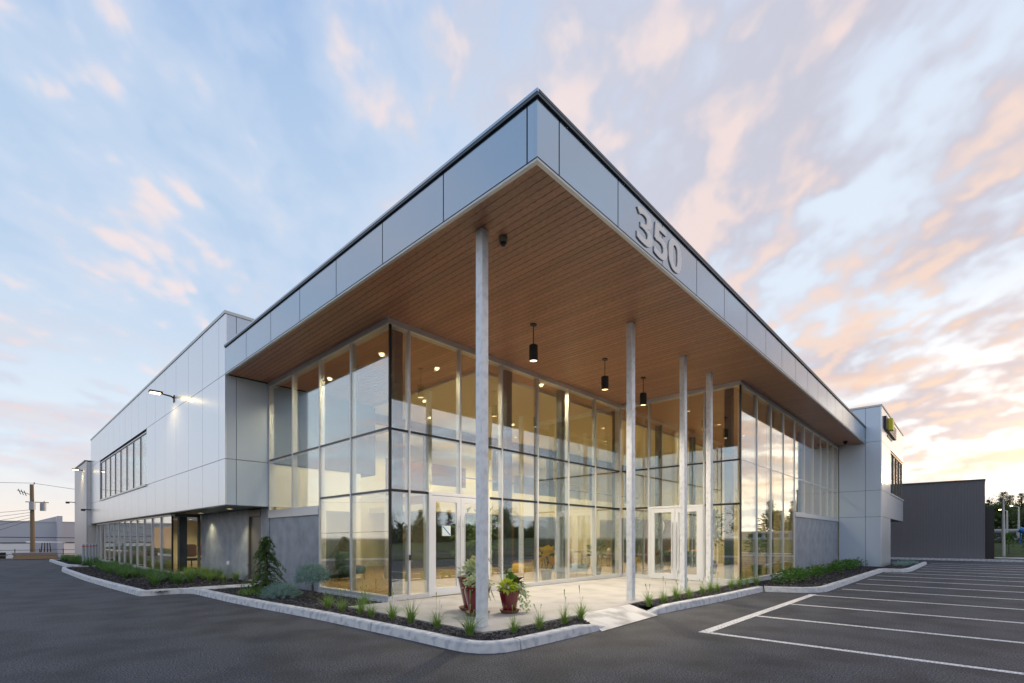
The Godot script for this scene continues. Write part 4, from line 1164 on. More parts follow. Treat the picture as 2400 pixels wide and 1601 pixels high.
func make_shrubs() -> void:
	# weeping spruce by the side door
	var t := thing("weeping_spruce", "dark green weeping spruce with drooping branches beside the metal door", "conifer", Vector3(5.0, 0.09, -13.55))
	var b := MB.new()
	b.tube(PackedVector3Array([Vector3.ZERO, Vector3(0.02, 0.6, 0), Vector3(-0.02, 1.15, 0.02), Vector3(0.03, 1.5, 0.03)]), PackedFloat32Array([0.045, 0.035, 0.022, 0.008]), 8)
	part(t, "trunk", b, M.bark)
	b = MB.new()
	var stems := MB.new()
	for i in 170:
		var f := rng.randf()
		var y := lerpf(0.12, 1.5, f)
		var a := rng.randf() * TAU
		var reach := lerpf(0.62, 0.13, pow(f, 1.1)) * rng.randf_range(0.35, 1.3)
		var d := Vector3(cos(a), 0, sin(a))
		var pts := []
		for k in 7:
			var s := k / 6.0
			pts.append(Vector3(0, y, 0) + d * reach * (1.0 - pow(1.0 - s, 1.7)) + Vector3.UP * (0.12 * s - 0.42 * s * s) * (0.5 + reach) + Vector3(0, maxf(0.0, s - 0.85) * 0.4, 0))
		if i < 60:
			stems.tube(PackedVector3Array(pts), PackedFloat32Array([0.012, 0.01, 0.009, 0.007, 0.006, 0.004, 0.002]), 5, false)
		for k in range(1, 7):
			for j in 15:
				var at: Vector3 = pts[k - 1].lerp(pts[k], rng.randf())
				if at.y < 0.02: at.y = 0.02
				var nd := (d * 0.8 + Vector3(rng.randf_range(-1, 1), rng.randf_range(-0.9, 0.5), rng.randf_range(-1, 1))).normalized()
				b.leaf(at, nd, Vector3.UP, rng.randf_range(0.04, 0.075), 0.016)
	part(t, "needles", b, M.spruce_green)
	part(t, "branches", stems, M.bark)
	for i in 5: pass
	# low yellowish skirt plant at its foot
	var sk := thing("ground_shrub", "low yellow-green creeping shrub at the foot of the weeping spruce", "shrub", Vector3(4.72, 0.1, -13.4))
	b = MB.new()
	for i in 700:
		var a := rng.randf() * TAU
		var r := sqrt(rng.randf()) * 0.42
		var at := Vector3(cos(a) * r, rng.randf() * 0.2 * (1.0 - r), sin(a) * r * 1.4)
		b.leaf(at, Vector3(rng.randf_range(-1, 1), rng.randf_range(0, 1), rng.randf_range(-1, 1)).normalized(), Vector3.UP, 0.06, 0.03)
	part(sk, "foliage", b, M.grass_green)
	# globe blue spruce on a stem
	var gl := thing("globe_spruce", "small blue spruce standard with a round crown on a bare stem", "conifer", Vector3(5.25, 0.09, -11.4))
	b = MB.new()
	b.tube(PackedVector3Array([Vector3.ZERO, Vector3(0.01, 0.2, 0), Vector3(0, 0.42, 0)]), PackedFloat32Array([0.034, 0.03, 0.028]), 8)
	part(gl, "trunk", b, M.bark)
	part(gl, "needles", spruce_ball(Vector3(0, 0.56, 0), Vector3(0.35, 0.235, 0.35), 560, 1.0, 0.12), M.spruce_blue)
	# mounded blue spruce
	var mo := thing("mound_spruce", "low mounded blue spruce shrub left of the globe spruce", "conifer", Vector3(4.86, 0.09, -12.22))
	part(mo, "needles", spruce_ball(Vector3(0, 0.04, 0), Vector3(0.38, 0.27, 0.50), 480, 0.0, 0.14), M.spruce_blue)
	# leafy shrubs in the right bed
	var spots := []
	for i in 13: spots.append(Vector2(17.3 + 1.14 * i, -4.42 + 0.12 * sin(i * 2.3)))
	var ord := ["first", "second", "third", "fourth", "fifth", "sixth", "seventh", "eighth", "ninth", "tenth", "eleventh", "twelfth", "thirteenth"]
	var made := []
	for k in 3:
		b = MB.new()
		for i in 190:
			var a := rng.randf() * TAU
			var e := rng.randf_range(-0.1, 1.3)
			var d := Vector3(cos(a) * cos(e), sin(e), sin(a) * cos(e))
			var at := d * Vector3(0.42, 0.4, 0.4) * pow(rng.randf(), 0.4) + Vector3(0, 0.1, 0)
			var nd := (d + Vector3(rng.randf_range(-0.7, 0.7), rng.randf_range(-0.6, 0.4), rng.randf_range(-0.7, 0.7))).normalized()
			b.leaf(at, nd, Vector3.UP, rng.randf_range(0.08, 0.14), rng.randf_range(0.05, 0.085), 0.12)
		made.append(b.mesh())
	for i in spots.size():
		var h := thing("leafy_shrub", "bushy leafy green shrub, %s from the left in the right facade bed" % ord[i], "shrub", Vector3(spots[i].x, 0.1, spots[i].y), i * 1.7, "leafy shrubs under the right facade")
		put(h, "foliage", made[i % 3], M.leaf_green)
		h.scale = Vector3.ONE * rng.randf_range(0.68, 0.95)
	# low silvery ground plants at the far right
	for i in 3:
		var h := thing("silver_plant", "low silvery ground plant, %s along the far right kerb" % ord[i], "shrub", Vector3(32.5 + 1.5 * i, 0.1, -2.75), i * 2.0)
		b = MB.new()
		for j in 260:
			var a := rng.randf() * TAU
			var r := sqrt(rng.randf()) * 0.6
			b.leaf(Vector3(cos(a) * r, rng.randf() * 0.15, sin(a) * r * 0.5), Vector3(rng.randf_range(-1, 1), rng.randf_range(0, 1), rng.randf_range(-1, 1)).normalized(), Vector3.UP, 0.12, 0.04)
		part(h, "foliage", b, M.spruce_blue)

func spruce_ball(c: Vector3, r: Vector3, shoots: int, under: float, l: float) -> MB:
	var b := MB.new()
	for i in shoots:
		var a := rng.randf() * TAU
		var e := asin(rng.randf_range(-0.55 * under, 1.0))
		var d := Vector3(cos(a) * cos(e), sin(e), sin(a) * cos(e))
		var bump := 1.0 + 0.1 * sin(a * 5.0 + e * 4.0) + 0.08 * sin(a * 9.0 - e * 7.0)
		var at := c + d * r * bump * rng.randf_range(0.68, 0.94)
		var nd := (d + Vector3(rng.randf_range(-0.5, 0.5), rng.randf_range(-0.3, 0.6), rng.randf_range(-0.5, 0.5))).normalized()
		var s := nd.cross(Vector3.UP).normalized()
		var u := s.cross(nd)
		for k in 10:
			var t := k / 9.0
			var q := at + nd * l * t * 0.8
			var rad := (s * cos(k * 2.4) + u * sin(k * 2.4))
			b.leaf(q, (nd * 0.9 + rad).normalized(), nd, 0.042, 0.014)
		b.leaf(at + nd * l * 0.6, nd, u, 0.05, 0.014)
	return b

func pot(label: String, at: Vector3, r: float, h: float) -> Node3D:
	var t := thing("planter_pot", label, "planter", at)
	var b := MB.new()
	b.lathe(Vector3.ZERO, [Vector2(0.0, 0.0), Vector2(r * 0.78, 0.0), Vector2(r * 0.92, 0.05), Vector2(r * 0.95, 0.065), Vector2(r * 0.86, 0.065), Vector2(r * 0.7, 0.03)], 32)
	part(t, "saucer", b, M.terracotta)
	b = MB.new()
	b.lathe(Vector3.ZERO, [Vector2(r * 0.58, 0.03), Vector2(r * 0.64, h * 0.2), Vector2(r * 0.78, h * 0.5), Vector2(r * 0.92, h * 0.8), Vector2(r * 0.97, h * 0.93), Vector2(r * 1.03, h * 0.95), Vector2(r * 1.03, h), Vector2(r * 0.92, h), Vector2(r * 0.88, h * 0.9), Vector2(0.0, h * 0.9)], 40)
	part(t, "pot", b, M.glaze_red)
	return t

func tuft_of(b: MB, c: Vector3, r: Vector3, count: int, l: float, w: float) -> void:
	for i in count:
		var a := rng.randf() * TAU
		var e := rng.randf_range(-0.5, 1.5)
		var d := Vector3(cos(a) * cos(e), sin(e), sin(a) * cos(e))
		b.leaf(c + d * r * pow(rng.randf(), 0.5), (d + Vector3(rng.randf_range(-0.6, 0.6), rng.randf_range(-0.5, 0.5), rng.randf_range(-0.6, 0.6))).normalized(), Vector3.UP, l * rng.randf_range(0.7, 1.2), w * rng.randf_range(0.7, 1.2), 0.15)

func bloom(b: MB, c: Vector3, r: float) -> void:
	for i in 26:
		var a := i * 2.4
		var e := 1.35 - i * 0.05
		var d := Vector3(cos(a) * cos(e), sin(e), sin(a) * cos(e))
		b.leaf(c, d, Vector3.UP, r, r * 0.6, 0.1)

func make_pots() -> void:
	var p1 := pot("tall oxblood glazed planter behind the front column with cream flowers", Vector3(6.5, 0.151, -7.15), 0.30, 0.66)
	var b := MB.new()
	tuft_of(b, Vector3(0, 0.72, 0), Vector3(0.26, 0.2, 0.26), 260, 0.11, 0.05)
	part(p1, "foliage", b, M.leaf_pale)
	b = MB.new()
	for q in [Vector3(-0.12, 0.95, 0.1), Vector3(0.02, 0.92, 0.0), Vector3(0.2, 0.88, 0.1), Vector3(0.1, 1.0, -0.1)]: bloom(b, q, 0.07)
	part(p1, "flowers", b, M.flower_cream)
	b = MB.new()
	for k in 5:
		var a := 0.6 - k * 0.25
		b.tube(PackedVector3Array([Vector3(0.05, 0.7, 0), Vector3(0.2 + 0.05 * k, 1.05 + 0.03 * k, -0.05 * k), Vector3(0.6 + 0.05 * k, 0.95 - 0.1 * k, 0.1 + a * 0.2)]), PackedFloat32Array([0.006, 0.005, 0.002]), 5, false)
	part(p1, "twigs", b, M.bark)
	var p2 := pot("oxblood glazed planter half hidden by the front column with white flowers", Vector3(6.12, 0.151, -6.62), 0.25, 0.52)
	b = MB.new()
	tuft_of(b, Vector3(0, 0.56, 0), Vector3(0.24, 0.13, 0.24), 240, 0.09, 0.035)
	part(p2, "foliage", b, M.leaf_pale)
	b = MB.new()
	for k in 16: bloom(b, Vector3(rng.randf_range(-0.25, 0.25), rng.randf_range(0.55, 0.72), rng.randf_range(-0.2, 0.25)), 0.03)
	part(p2, "flowers", b, M.flower_white)
	b = MB.new()
	for k in 4: b.leaf(Vector3(-0.12 + 0.08 * k, 0.52, 0.22), Vector3(0.1 * (k - 1.5), -1.0, 0.25).normalized(), Vector3.BACK, 0.28, 0.02, -0.1)
	part(p2, "trailing_leaves", b, M.straw)
	var p3 := pot("smallest oxblood planter right of the front column with lime and variegated leaves", Vector3(6.72, 0.151, -6.38), 0.20, 0.42)
	b = MB.new()
	tuft_of(b, Vector3(-0.09, 0.48, 0.05), Vector3(0.16, 0.11, 0.14), 120, 0.1, 0.075)
	part(p3, "lime_foliage", b, M.leaf_lime)
	b = MB.new()
	tuft_of(b, Vector3(0.05, 0.55, 0), Vector3(0.13, 0.16, 0.12), 130, 0.08, 0.05)
	part(p3, "foliage", b, M.leaf_green)
	b = MB.new()
	for k in 120:
		var s := rng.randf()
		var at := Vector3(0.12 + 0.16 * s + rng.randf_range(-0.08, 0.08), 0.48 - 0.46 * s * s + rng.randf_range(-0.06, 0.08), 0.12 + rng.randf_range(-0.1, 0.12))
		b.leaf(at, Vector3(rng.randf_range(-0.6, 1), rng.randf_range(-1, 0.3), rng.randf_range(-0.4, 1)).normalized(), Vector3.UP, 0.075, 0.055, 0.1)
	part(p3, "variegated_trail", b, M.leaf_pale)
	b = MB.new()
	tuft_of(b, Vector3(0.2, 0.52, 0.0), Vector3(0.08, 0.1, 0.08), 40, 0.13, 0.07)
	part(p3, "burgundy_foliage", b, M.leaf_burgundy)
	b = MB.new()
	bloom(b, Vector3(0.02, 0.78, 0.0), 0.06); bloom(b, Vector3(0.14, 0.68, 0.02), 0.045)
	for k in 8: bloom(b, Vector3(-0.16 + rng.randf_range(-0.06, 0.06), 0.52 + rng.randf_range(-0.04, 0.06), 0.08), 0.03)
	part(p3, "flowers", b, M.flower_cream)

# ------------------------------------------------------------------ trees
func tree_meshes(sd: int, h: float, pine: bool) -> Array:
	var r := RandomNumberGenerator.new()
	r.seed = sd
	var tr := MB.new()
	var cr := MB.new()
	var sway := Vector3(r.randf_range(-0.3, 0.3), 0, r.randf_range(-0.3, 0.3))
	tr.tube(PackedVector3Array([Vector3.ZERO, Vector3(0, h * 0.35, 0) + sway * 0.5, Vector3(0, h * 0.7, 0) + sway, Vector3(0, h * 0.96, 0) + sway * 1.2]), PackedFloat32Array([h * 0.018, h * 0.013, h * 0.008, h * 0.002]), 8)
	if pine:
		var y := h * r.randf_range(0.18, 0.3)
		while y < h * 0.99:
			var f := (y / h - 0.2) / 0.8
			var reach := h * 0.17 * pow(1.0 - f, 0.75) + 0.25
			for k in 5:
				var a := r.randf() * TAU
				var rr := reach * r.randf_range(0.6, 1.15)
				var d := Vector3(cos(a), 0, sin(a))
				var p0 := Vector3(0, y, 0) + sway * (y / h)
				var p1 := p0 + d * rr + Vector3.UP * rr * r.randf_range(-0.1, 0.35)
				tr.tube(PackedVector3Array([p0, p1]), PackedFloat32Array([0.05, 0.012]), 4, false)
				for j in int(26 * (0.4 + rr / reach)):
					var s := pow(r.randf(), 0.6)
					var at := p0.lerp(p1, s) + Vector3(r.randf_range(-0.3, 0.3), r.randf_range(-0.15, 0.3), r.randf_range(-0.3, 0.3))
					cr.leaf(at, (d * 0.7 + Vector3(r.randf_range(-1, 1), r.randf_range(-0.2, 1), r.randf_range(-1, 1))).normalized(), Vector3.UP, r.randf_range(0.3, 0.55), r.randf_range(0.07, 0.13))
			y += h * 0.045
	else:
		for k in 9:
			var a := r.randf() * TAU
			var y0 := h * r.randf_range(0.22, 0.6)
			var l := h * r.randf_range(0.2, 0.36)
			var d := Vector3(cos(a), r.randf_range(0.5, 1.1), sin(a)).normalized()
			tr.tube(PackedVector3Array([Vector3(0, y0, 0) + sway * (y0 / h), Vector3(0, y0, 0) + d * l * 0.6, Vector3(0, y0 + l * 0.1, 0) + d * l]), PackedFloat32Array([h * 0.008, h * 0.005, h * 0.002]), 5, false)
		for k in 84:
			var a := r.randf() * TAU
			var e := asin(r.randf_range(-0.8, 1.0))
			var rad := pow(r.randf(), 0.45)
			var c := Vector3(0, h * 0.56, 0) + Vector3(cos(a) * cos(e) * h * 0.29, sin(e) * h * 0.43, sin(a) * cos(e) * h * 0.29) * rad * (1.0 + 0.25 * sin(a * 3.0 + sd))
			var cs := h * r.randf_range(0.035, 0.075)
			for j in 46:
				var g := Vector3(r.randfn(), r.randfn() * 0.75, r.randfn()) * cs
				cr.leaf(c + g, Vector3(r.randf_range(-1, 1), r.randf_range(-0.8, 0.6), r.randf_range(-1, 1)).normalized(), Vector3.UP, r.randf_range(0.22, 0.42), r.randf_range(0.14, 0.26), 0.1)
	return [tr.mesh(), cr.mesh()]

func count_word(i: int) -> String:
	var w := ["first", "second", "third", "fourth", "fifth", "sixth", "seventh", "eighth", "ninth", "tenth", "eleventh", "twelfth", "thirteenth", "fourteenth", "fifteenth", "sixteenth", "seventeenth", "eighteenth", "nineteenth", "twentieth"]
	return w[i] if i < 20 else (["twenty-", "thirty-", "forty-"][i / 10 - 2] + w[i % 10 - 1] if i % 10 else ["", "", "", "thirtieth", "fortieth"][i / 10])

func make_trees() -> void:
	var kinds := []
	for k in 3: kinds.append(tree_meshes(500 + k, 10.0, true))
	for k in 3: kinds.append(tree_meshes(520 + k, 9.0, false))
	var plant := func(label: String, at: Vector3, kind: int, s: float, group: String) -> void:
		var t := thing("pine_tree" if kind < 3 else "broadleaf_tree", label, "tree", at, rng.randf() * TAU, group)
		put(t, "trunk", kinds[kind][0], M.bark)
		put(t, "crown", kinds[kind][1], M.tree_dark if kind < 3 else M.tree_mid)
		t.scale = Vector3.ONE * s
	# forest edge right of the dark building
	var q := [[100, 2.5, 4, 1.15], [104, 5.0, 0, 1.25], [99, 6.2, 5, 1.05], [103, 8.4, 1, 1.4], [98, 9.6, 4, 1.1], [104, 11.5, 0, 1.5], [100, 13.5, 2, 1.3], [106, 0.0, 3, 1.2], [108, 7.0, 5, 1.3], [97, 15.5, 4, 1.2], [110, 3.5, 2, 1.35], [109, 10.0, 3, 1.25], [101, 17.5, 1, 1.4], [112, -3.0, 1, 1.3], [111, 14.0, 4, 1.3]]
	for i in 26: q.append([rng.randf_range(98, 118), -5.0 + i * 0.62, [3, 0, 5, 1, 4, 0, 3, 2][i % 8], rng.randf_range(0.95, 1.3)])
	for i in q.size():
		var far: String = ["left", "middle", "right"][clampi(int((q[i][1] + 3.0) / 7.0), 0, 2)]
		plant.call("%s at the %s of the forest edge beyond the shed, %s" % [["tall dark pine", "slim dark pine", "ragged dark pine", "rounded broadleaf tree", "wide broadleaf tree", "bushy broadleaf tree"][q[i][2]], far, count_word(i) + " in row"], Vector3(q[i][0], ground_y(q[i][0], q[i][1]), q[i][1]), q[i][2], q[i][3] * 0.5, "trees of the forest edge")
	var ub := MB.new()
	tuft_of(ub, Vector3(0, 1.0, 0), Vector3(1.6, 1.3, 1.6), 260, 0.42, 0.22)
	var um := MultiMesh.new()
	um.transform_format = MultiMesh.TRANSFORM_3D
	um.mesh = ub.mesh(); um.instance_count = 110
	for i in 110:
		var p := Vector3(rng.randf_range(95, 122), 0, -8.0 + i * 0.22)
		p.y = ground_y(p.x, p.z)
		um.set_instance_transform(i, Transform3D(Basis(Vector3.UP, rng.randf() * TAU).scaled(Vector3.ONE * rng.randf_range(0.9, 2.0)), p))
	var ui := MultiMeshInstance3D.new()
	ui.multimesh = um; ui.material_override = M.tree_dark; ui.name = "undergrowth"; add_child(ui)
	ui.set_meta("kind", "stuff"); ui.set_meta("label", "dense dark undergrowth filling the foot of the forest edge"); ui.set_meta("category", "undergrowth")
	var rm := MultiMesh.new()
	rm.transform_format = MultiMesh.TRANSFORM_3D
	rm.mesh = ub.mesh(); rm.instance_count = 260
	for i in 260:
		rm.set_instance_transform(i, Transform3D(Basis(Vector3.UP, rng.randf() * TAU).scaled(Vector3(1.3, 1.0, 1.3) * rng.randf_range(0.9, 2.1)), Vector3(-65.0 + i * 0.9, 0.0, rng.randf_range(66, 84))))
	var ri := MultiMeshInstance3D.new()
	ri.multimesh = rm; ri.material_override = M.tree_dark; ri.name = "undergrowth_001"; add_child(ri)
	ri.set_meta("kind", "stuff"); ri.set_meta("label", "dense undergrowth below the trees across the road, mirrored in the glass"); ri.set_meta("category", "undergrowth")
	# trees across the road that show in the glass
	for i in 50:
		var x := -60.0 + i * 4.4 + rng.randf_range(-2, 2)
		var z := 72.0 + rng.randf_range(-6, 10)
		var k := rng.randi() % 6
		plant.call("tree across the road mirrored in the office glass, %s from the left end" % count_word(i), Vector3(x, 0.05, z), k, rng.randf_range(0.7, 1.15), "trees across the road")
	for i in 6:
		plant.call("tree behind the board fence on the left lawn, %s from the far end" % count_word(i), Vector3(-30.0 - rng.randf() * 6, 0.05, -34.0 + i * 7.0), rng.randi() % 6, rng.randf_range(0.6, 0.85), "trees behind the fence")
	# hedge shrubs and saplings on the right lawn
	for i in 5:
		var z := 1.3 + i * 1.5
		var t := thing("hedge_shrub", "dark rounded shrub on the right lawn, number %s from the shed" % ["one", "two", "three", "four", "five"][i], "shrub", Vector3(78, ground_y(78, z), z))
		var b := MB.new()
		for j in 500:
			var a := rng.randf() * TAU
			var e := rng.randf_range(0, 1.5)
			var d := Vector3(cos(a) * cos(e), sin(e), sin(a) * cos(e))
			b.leaf(d * Vector3(0.9, 1.0, 0.9) * pow(rng.randf(), 0.4), (d + Vector3(rng.randf_range(-1, 1), rng.randf_range(-0.5, 0.5), rng.randf_range(-1, 1))).normalized(), Vector3.UP, 0.25, 0.14)
		part(t, "foliage", b, M.tree_dark)
	for i in 2:
		var p: Vector3 = [Vector3(56, 0, 2.0), Vector3(46.9, 0, 2.6)][i]
		p.y = ground_y(p.x, p.z)
		var t := thing("sapling", ["thin young sapling on the right lawn by the shed", "leafy young sapling at the right edge behind the far kerb"][i], "tree", p)
		var b := MB.new()
		b.tube(PackedVector3Array([Vector3.ZERO, Vector3(0.05, 0.8, 0), Vector3(0, 1.6, 0.05)]), PackedFloat32Array([0.03, 0.02, 0.01]), 6)
		part(t, "trunk", b, M.bark)
		b = MB.new()
		tuft_of(b, Vector3(0, 0.9, 0), Vector3(0.28, 0.75, 0.28), 170, 0.16, 0.09)
		part(t, "crown", b, M.leaf_house if i else M.leaf_green)

# ------------------------------------------------------------------ surroundings
func corrugated(b: MB, p0: Vector3, p1: Vector3, h: float, pitch: float, deep: float, out: Vector3, h1 := -1.0) -> void:
	var n := int(p0.distance_to(p1) / pitch)
	var d := (p1 - p0) / n
	for i in n:
		var fr := [0.0, 0.2, 0.5, 0.7, 1.0]
		var de := [0.0, 0.0, 1.0, 1.0, 0.0]
		for k in 4:
			var a: Vector3 = p0 + d * (i + fr[k]) + out * deep * de[k]
			var c: Vector3 = p0 + d * (i + fr[k + 1]) + out * deep * de[k + 1]
			var ha := h if h1 < 0 else lerpf(h, h1, (i + fr[k]) / n)
			var hc := h if h1 < 0 else lerpf(h, h1, (i + fr[k + 1]) / n)
			b.quad(a, c, Vector3(c.x, p0.y + hc, c.z), Vector3(a.x, p0.y + ha, a.z))

func make_surroundings() -> void:
	# far silver block of the left side
	var fb := thing("annex_building", "corrugated silver annex at the far left end of the office", "building", Vector3(0, 0, 0))
	var b := MB.new()
	corrugated(b, Vector3(4.6, 0, -50.4), Vector3(4.6, 0, -44.0), 6.8, 0.3, 0.04, Vector3.LEFT)
	part(fb, "wall", b, M.corrugated_silver)
	boxpart(fb, "wall", Vector3(4.61, 0.0, -50.38), Vector3(12.0, 6.78, -44.13), M.corrugated_silver)
	boxpart(fb, "coping", Vector3(4.5, 6.8, -50.45), Vector3(12.0, 6.88, -44.13), M.coping_dark)
	# dark shed on the right
	var db := thing("metal_shed", "large dark grey corrugated metal shed beyond the parking lot", "building")
	b = MB.new()
	corrugated(b, Vector3(47.5, 0.03, -40.0), Vector3(47.5, 0.03, 0.53), 5.6, 0.16, 0.009, Vector3.LEFT)
	part(db, "wall", b, M.corrugated_dark)
	boxpart(db, "wall", Vector3(47.51, 0.0, -40.0), Vector3(75.0, 5.58, 0.5), M.corrugated_dark)
	boxpart(db, "wall", Vector3(48.0, 0.0, 0.5), Vector3(50.0, 3.75, 1.0), M.sign_black)
	boxpart(db, "coping", Vector3(47.4, 5.63, -40.0), Vector3(75.0, 5.69, 0.56), M.bronze)
	var kb := MB.new()
	kb.box(Vector3(46.4, 0.0, -40), Vector3(47.4, 0.08, 0.6))
	struct("path", kb, M.ramp_concrete)
	# poles right
	for q in [[Vector3(52.0, 0.2, 1.57), 4.6, 0.09, "pale tapered concrete pole on the right lawn"], [Vector3(80, 1.1, 3.65), 4.0, 0.09, "street lamp pole with a lit head before the forest, right one"], [Vector3(80, 1.1, 2.72), 3.6, 0.08, "slim street lamp pole with a lit head before the forest, left one"]]:
		var t := thing("lamp_post", q[3], "pole", q[0])
		b = MB.new()
		b.tube(PackedVector3Array([Vector3.ZERO, Vector3(0, q[1] * 0.6, 0), Vector3(0, q[1], 0)]), PackedFloat32Array([q[2] * 1.2, q[2], q[2] * 0.35 if q[0].x < 60 else q[2] * 0.7]), 10)
		part(t, "pole", b, M.pole_grey)
		if q[0].x > 60:
			b = MB.new()
			b.tube(PackedVector3Array([Vector3(0, q[1], 0), Vector3(-0.1, q[1] + 0.15, -0.5)]), PackedFloat32Array([0.04, 0.03]), 6)
			part(t, "arm", b, M.pole_grey)
			b = MB.new()
			b.obox(Vector3(-0.1, q[1] + 0.15, -0.6), Vector3(0.14, 0.06, 0.2), Basis.IDENTITY)
			part(t, "lamp_head", b, M.flood_glow)
	# low building and fence between lawn and forest
	var lb := thing("long_shed", "low blue-grey building before the forest edge", "building", Vector3(86, 1.2, 0))
	boxpart(lb, "wall", Vector3(0, -0.1, 1.0), Vector3(6, 1.3, 18), M.transformer_grey)
	boxpart(lb, "roof", Vector3(-0.2, 1.3, 0.8), Vector3(6.2, 1.5, 18.2), M.warehouse_white)
	for k in 12: boxpart(lb, "window", Vector3(-0.03, 0.5, 1.6 + k * 1.3), Vector3(0.02, 1.1, 2.4 + k * 1.3), M.charcoal_wall)
	var bl := thing("play_slide", "bright blue tube slide at the right edge of the lawn", "slide", Vector3(74, 1.0, 4.1))
	b = MB.new()
	b.tube(PackedVector3Array([Vector3(0, 1.5, -0.7), Vector3(0, 1.3, -0.3), Vector3(0, 0.7, 0.3), Vector3(0, 0.4, 0.9), Vector3(0, 0.3, 1.5)]), PackedFloat32Array([0.3, 0.3, 0.3, 0.3, 0.3]), 14)
	part(bl, "tube", b, M.blue_paint)
	b = MB.new()
	b.tube(PackedVector3Array([Vector3(0.3, -0.2, -0.6), Vector3(0.3, 1.5, -0.6)]), PackedFloat32Array([0.06, 0.06]), 8)
	part(bl, "support", b, M.blue_paint)

	# left: warehouse down the drive
	var wh := thing("warehouse", "long pale grey warehouse with overhead doors at the far left", "building", Vector3(0, -2.2, -120))
	boxpart(wh, "wall", Vector3(-45, 0, -20), Vector3(30, 6.63, 0), M.warehouse_white)
	boxpart(wh, "wall", Vector3(-45, 6.63, -20.05), Vector3(30, 6.78, 0.1), M.coping_light)
	b = MB.new()
	b.box(Vector3(8.4, 0, 0), Vector3(9.05, 7.7, 2.5))
	part(wh, "fin_wall", b, M.warehouse_white)
	b = MB.new()
	for s in [0.0, -6.0]:
		pass
	b.quad(Vector3(5.6, 6.6, -0.2), Vector3(8.4, 6.6, -0.2), Vector3(8.4, 7.7, -0.2), Vector3(5.6, 6.7, -0.2))
	b.quad(Vector3(8.4, 6.6, -6), Vector3(5.6, 6.6, -6), Vector3(5.6, 6.7, -6), Vector3(8.4, 7.7, -6))
	b.quad(Vector3(5.6, 6.7, -0.2), Vector3(8.4, 7.7, -0.2), Vector3(8.4, 7.7, -6), Vector3(5.6, 6.7, -6))
	part(wh, "roof_wedge", b, M.warehouse_white)
	for q in [[-6.5, 5.0], [-14.5, -8.0], [9.4, 15.0]]:
		var dr := boxpart(wh, "overhead_door", Vector3(q[0], 0, 0.004), Vector3(q[1], 2.9, 0.08), M.sign_white)
		boxpart(dr, "door_head", Vector3(q[0] - 0.1, 2.91, 0.003), Vector3(q[1] + 0.1, 3.05, 0.16), M.steel_black)
	# left: building facing, mirrored in the strip glass
	var gw := thing("neighbour_building", "pale grey metal building across the left drive, mirrored in the strip windows", "building", Vector3(-40, 0.05, -62))
	boxpart(gw, "wall", Vector3(-14, 0, -15), Vector3(0, 3.6, 18), M.warehouse_white)
	boxpart(gw, "coping", Vector3(-14.1, 3.6, -15.1), Vector3(0.1, 3.75, 18.1), M.coping_light)
	# board fence on the left lawn
	var fe := thing("board_fence", "tan board fence at the back of the left lawn, mirrored in the glass", "fence", Vector3(-7.5, 0.05, -58))
	for k in 46:
		boxpart(fe, "fence_panel", Vector3(0, 0, -36.0 + k * 1.02), Vector3(0.05, 3.2 + 0.04 * sin(k * 1.9), -36.0 + k * 1.02 + 1.0), M.fence_tan)
	# utility pole with transformers
	var up := thing("utility_pole", "wooden utility pole with two grey transformers at the far left", "utility pole", Vector3(4.75, -2.2, -105))
	b = MB.new()
	b.tube(PackedVector3Array([Vector3.ZERO, Vector3(-0.15, 12.0, 0)]), PackedFloat32Array([0.3, 0.23]), 12)
	part(up, "pole", b, M.pole_wood)
	for q in [Vector3(-0.12, 8.1, 0.55), Vector3(1.1, 8.0, 0.1)]:
		b = MB.new()
		b.lathe(q, [Vector2(0.0, 0.0), Vector2(0.36, 0.0), Vector2(0.36, 1.15), Vector2(0.3, 1.22), Vector2(0.0, 1.25)], 16)
		var tf := part(up, "transformer", b, M.transformer_grey)
		b = MB.new()
		b.tube(PackedVector3Array([q + Vector3(0.12, 1.2, 0), q + Vector3(0.12, 1.55, 0)]), PackedFloat32Array([0.07, 0.05]), 6)
		part(tf, "bushing", b, M.steel_black)
	b = MB.new()
	b.obox(Vector3(0.45, 9.3, 0.1), Vector3(2.6, 0.12, 0.12), Basis.IDENTITY)
	b.obox(Vector3(-1.0, 10.7, 0.2), Vector3(1.6, 0.08, 0.08), Basis(Vector3.BACK, -0.4))
	part(up, "crossarm", b, M.pole_wood)
	for k in 3:
		b = MB.new()
		b.tube(PackedVector3Array([Vector3(-1.6 + k * 0.3, 11.2 - k * 0.12, 0.2), Vector3(-1.35 + k * 0.3, 10.4 - k * 0.1, 0.3)]), PackedFloat32Array([0.05, 0.05]), 6)
		part(up, "fuse_cutout", b, M.plastic_black)
	b = MB.new()
	b.tube(PackedVector3Array([Vector3(0.1, 12.0, 0), Vector3(0.15, 12.35, 0)]), PackedFloat32Array([0.06, 0.06]), 6)
	part(up, "insulator", b, M.plastic_black)
	# wires
	var wires := [["top wire running left from the utility pole", Vector3(4.7, 10.0, -105), Vector3(-60, 10.6, -100), 1.2], ["top wire running right behind the annex", Vector3(4.7, 10.0, -105), Vector3(60, 6.5, -108), 0.8], ["thick cable crossing low before the warehouse", Vector3(-60, 3.5, -104), Vector3(60, 1.8, -106), 0.9]]
	for k in 5: wires.append(["sagging service cable left of the utility pole, %s of five" % ["highest", "second", "third", "fourth", "lowest"][k], Vector3(4.4, 5.9 - 0.4 * k, -105), Vector3(-30 + 3 * k, 5.0 - 2.0 * k, -95), 1.4 - 0.1 * k])
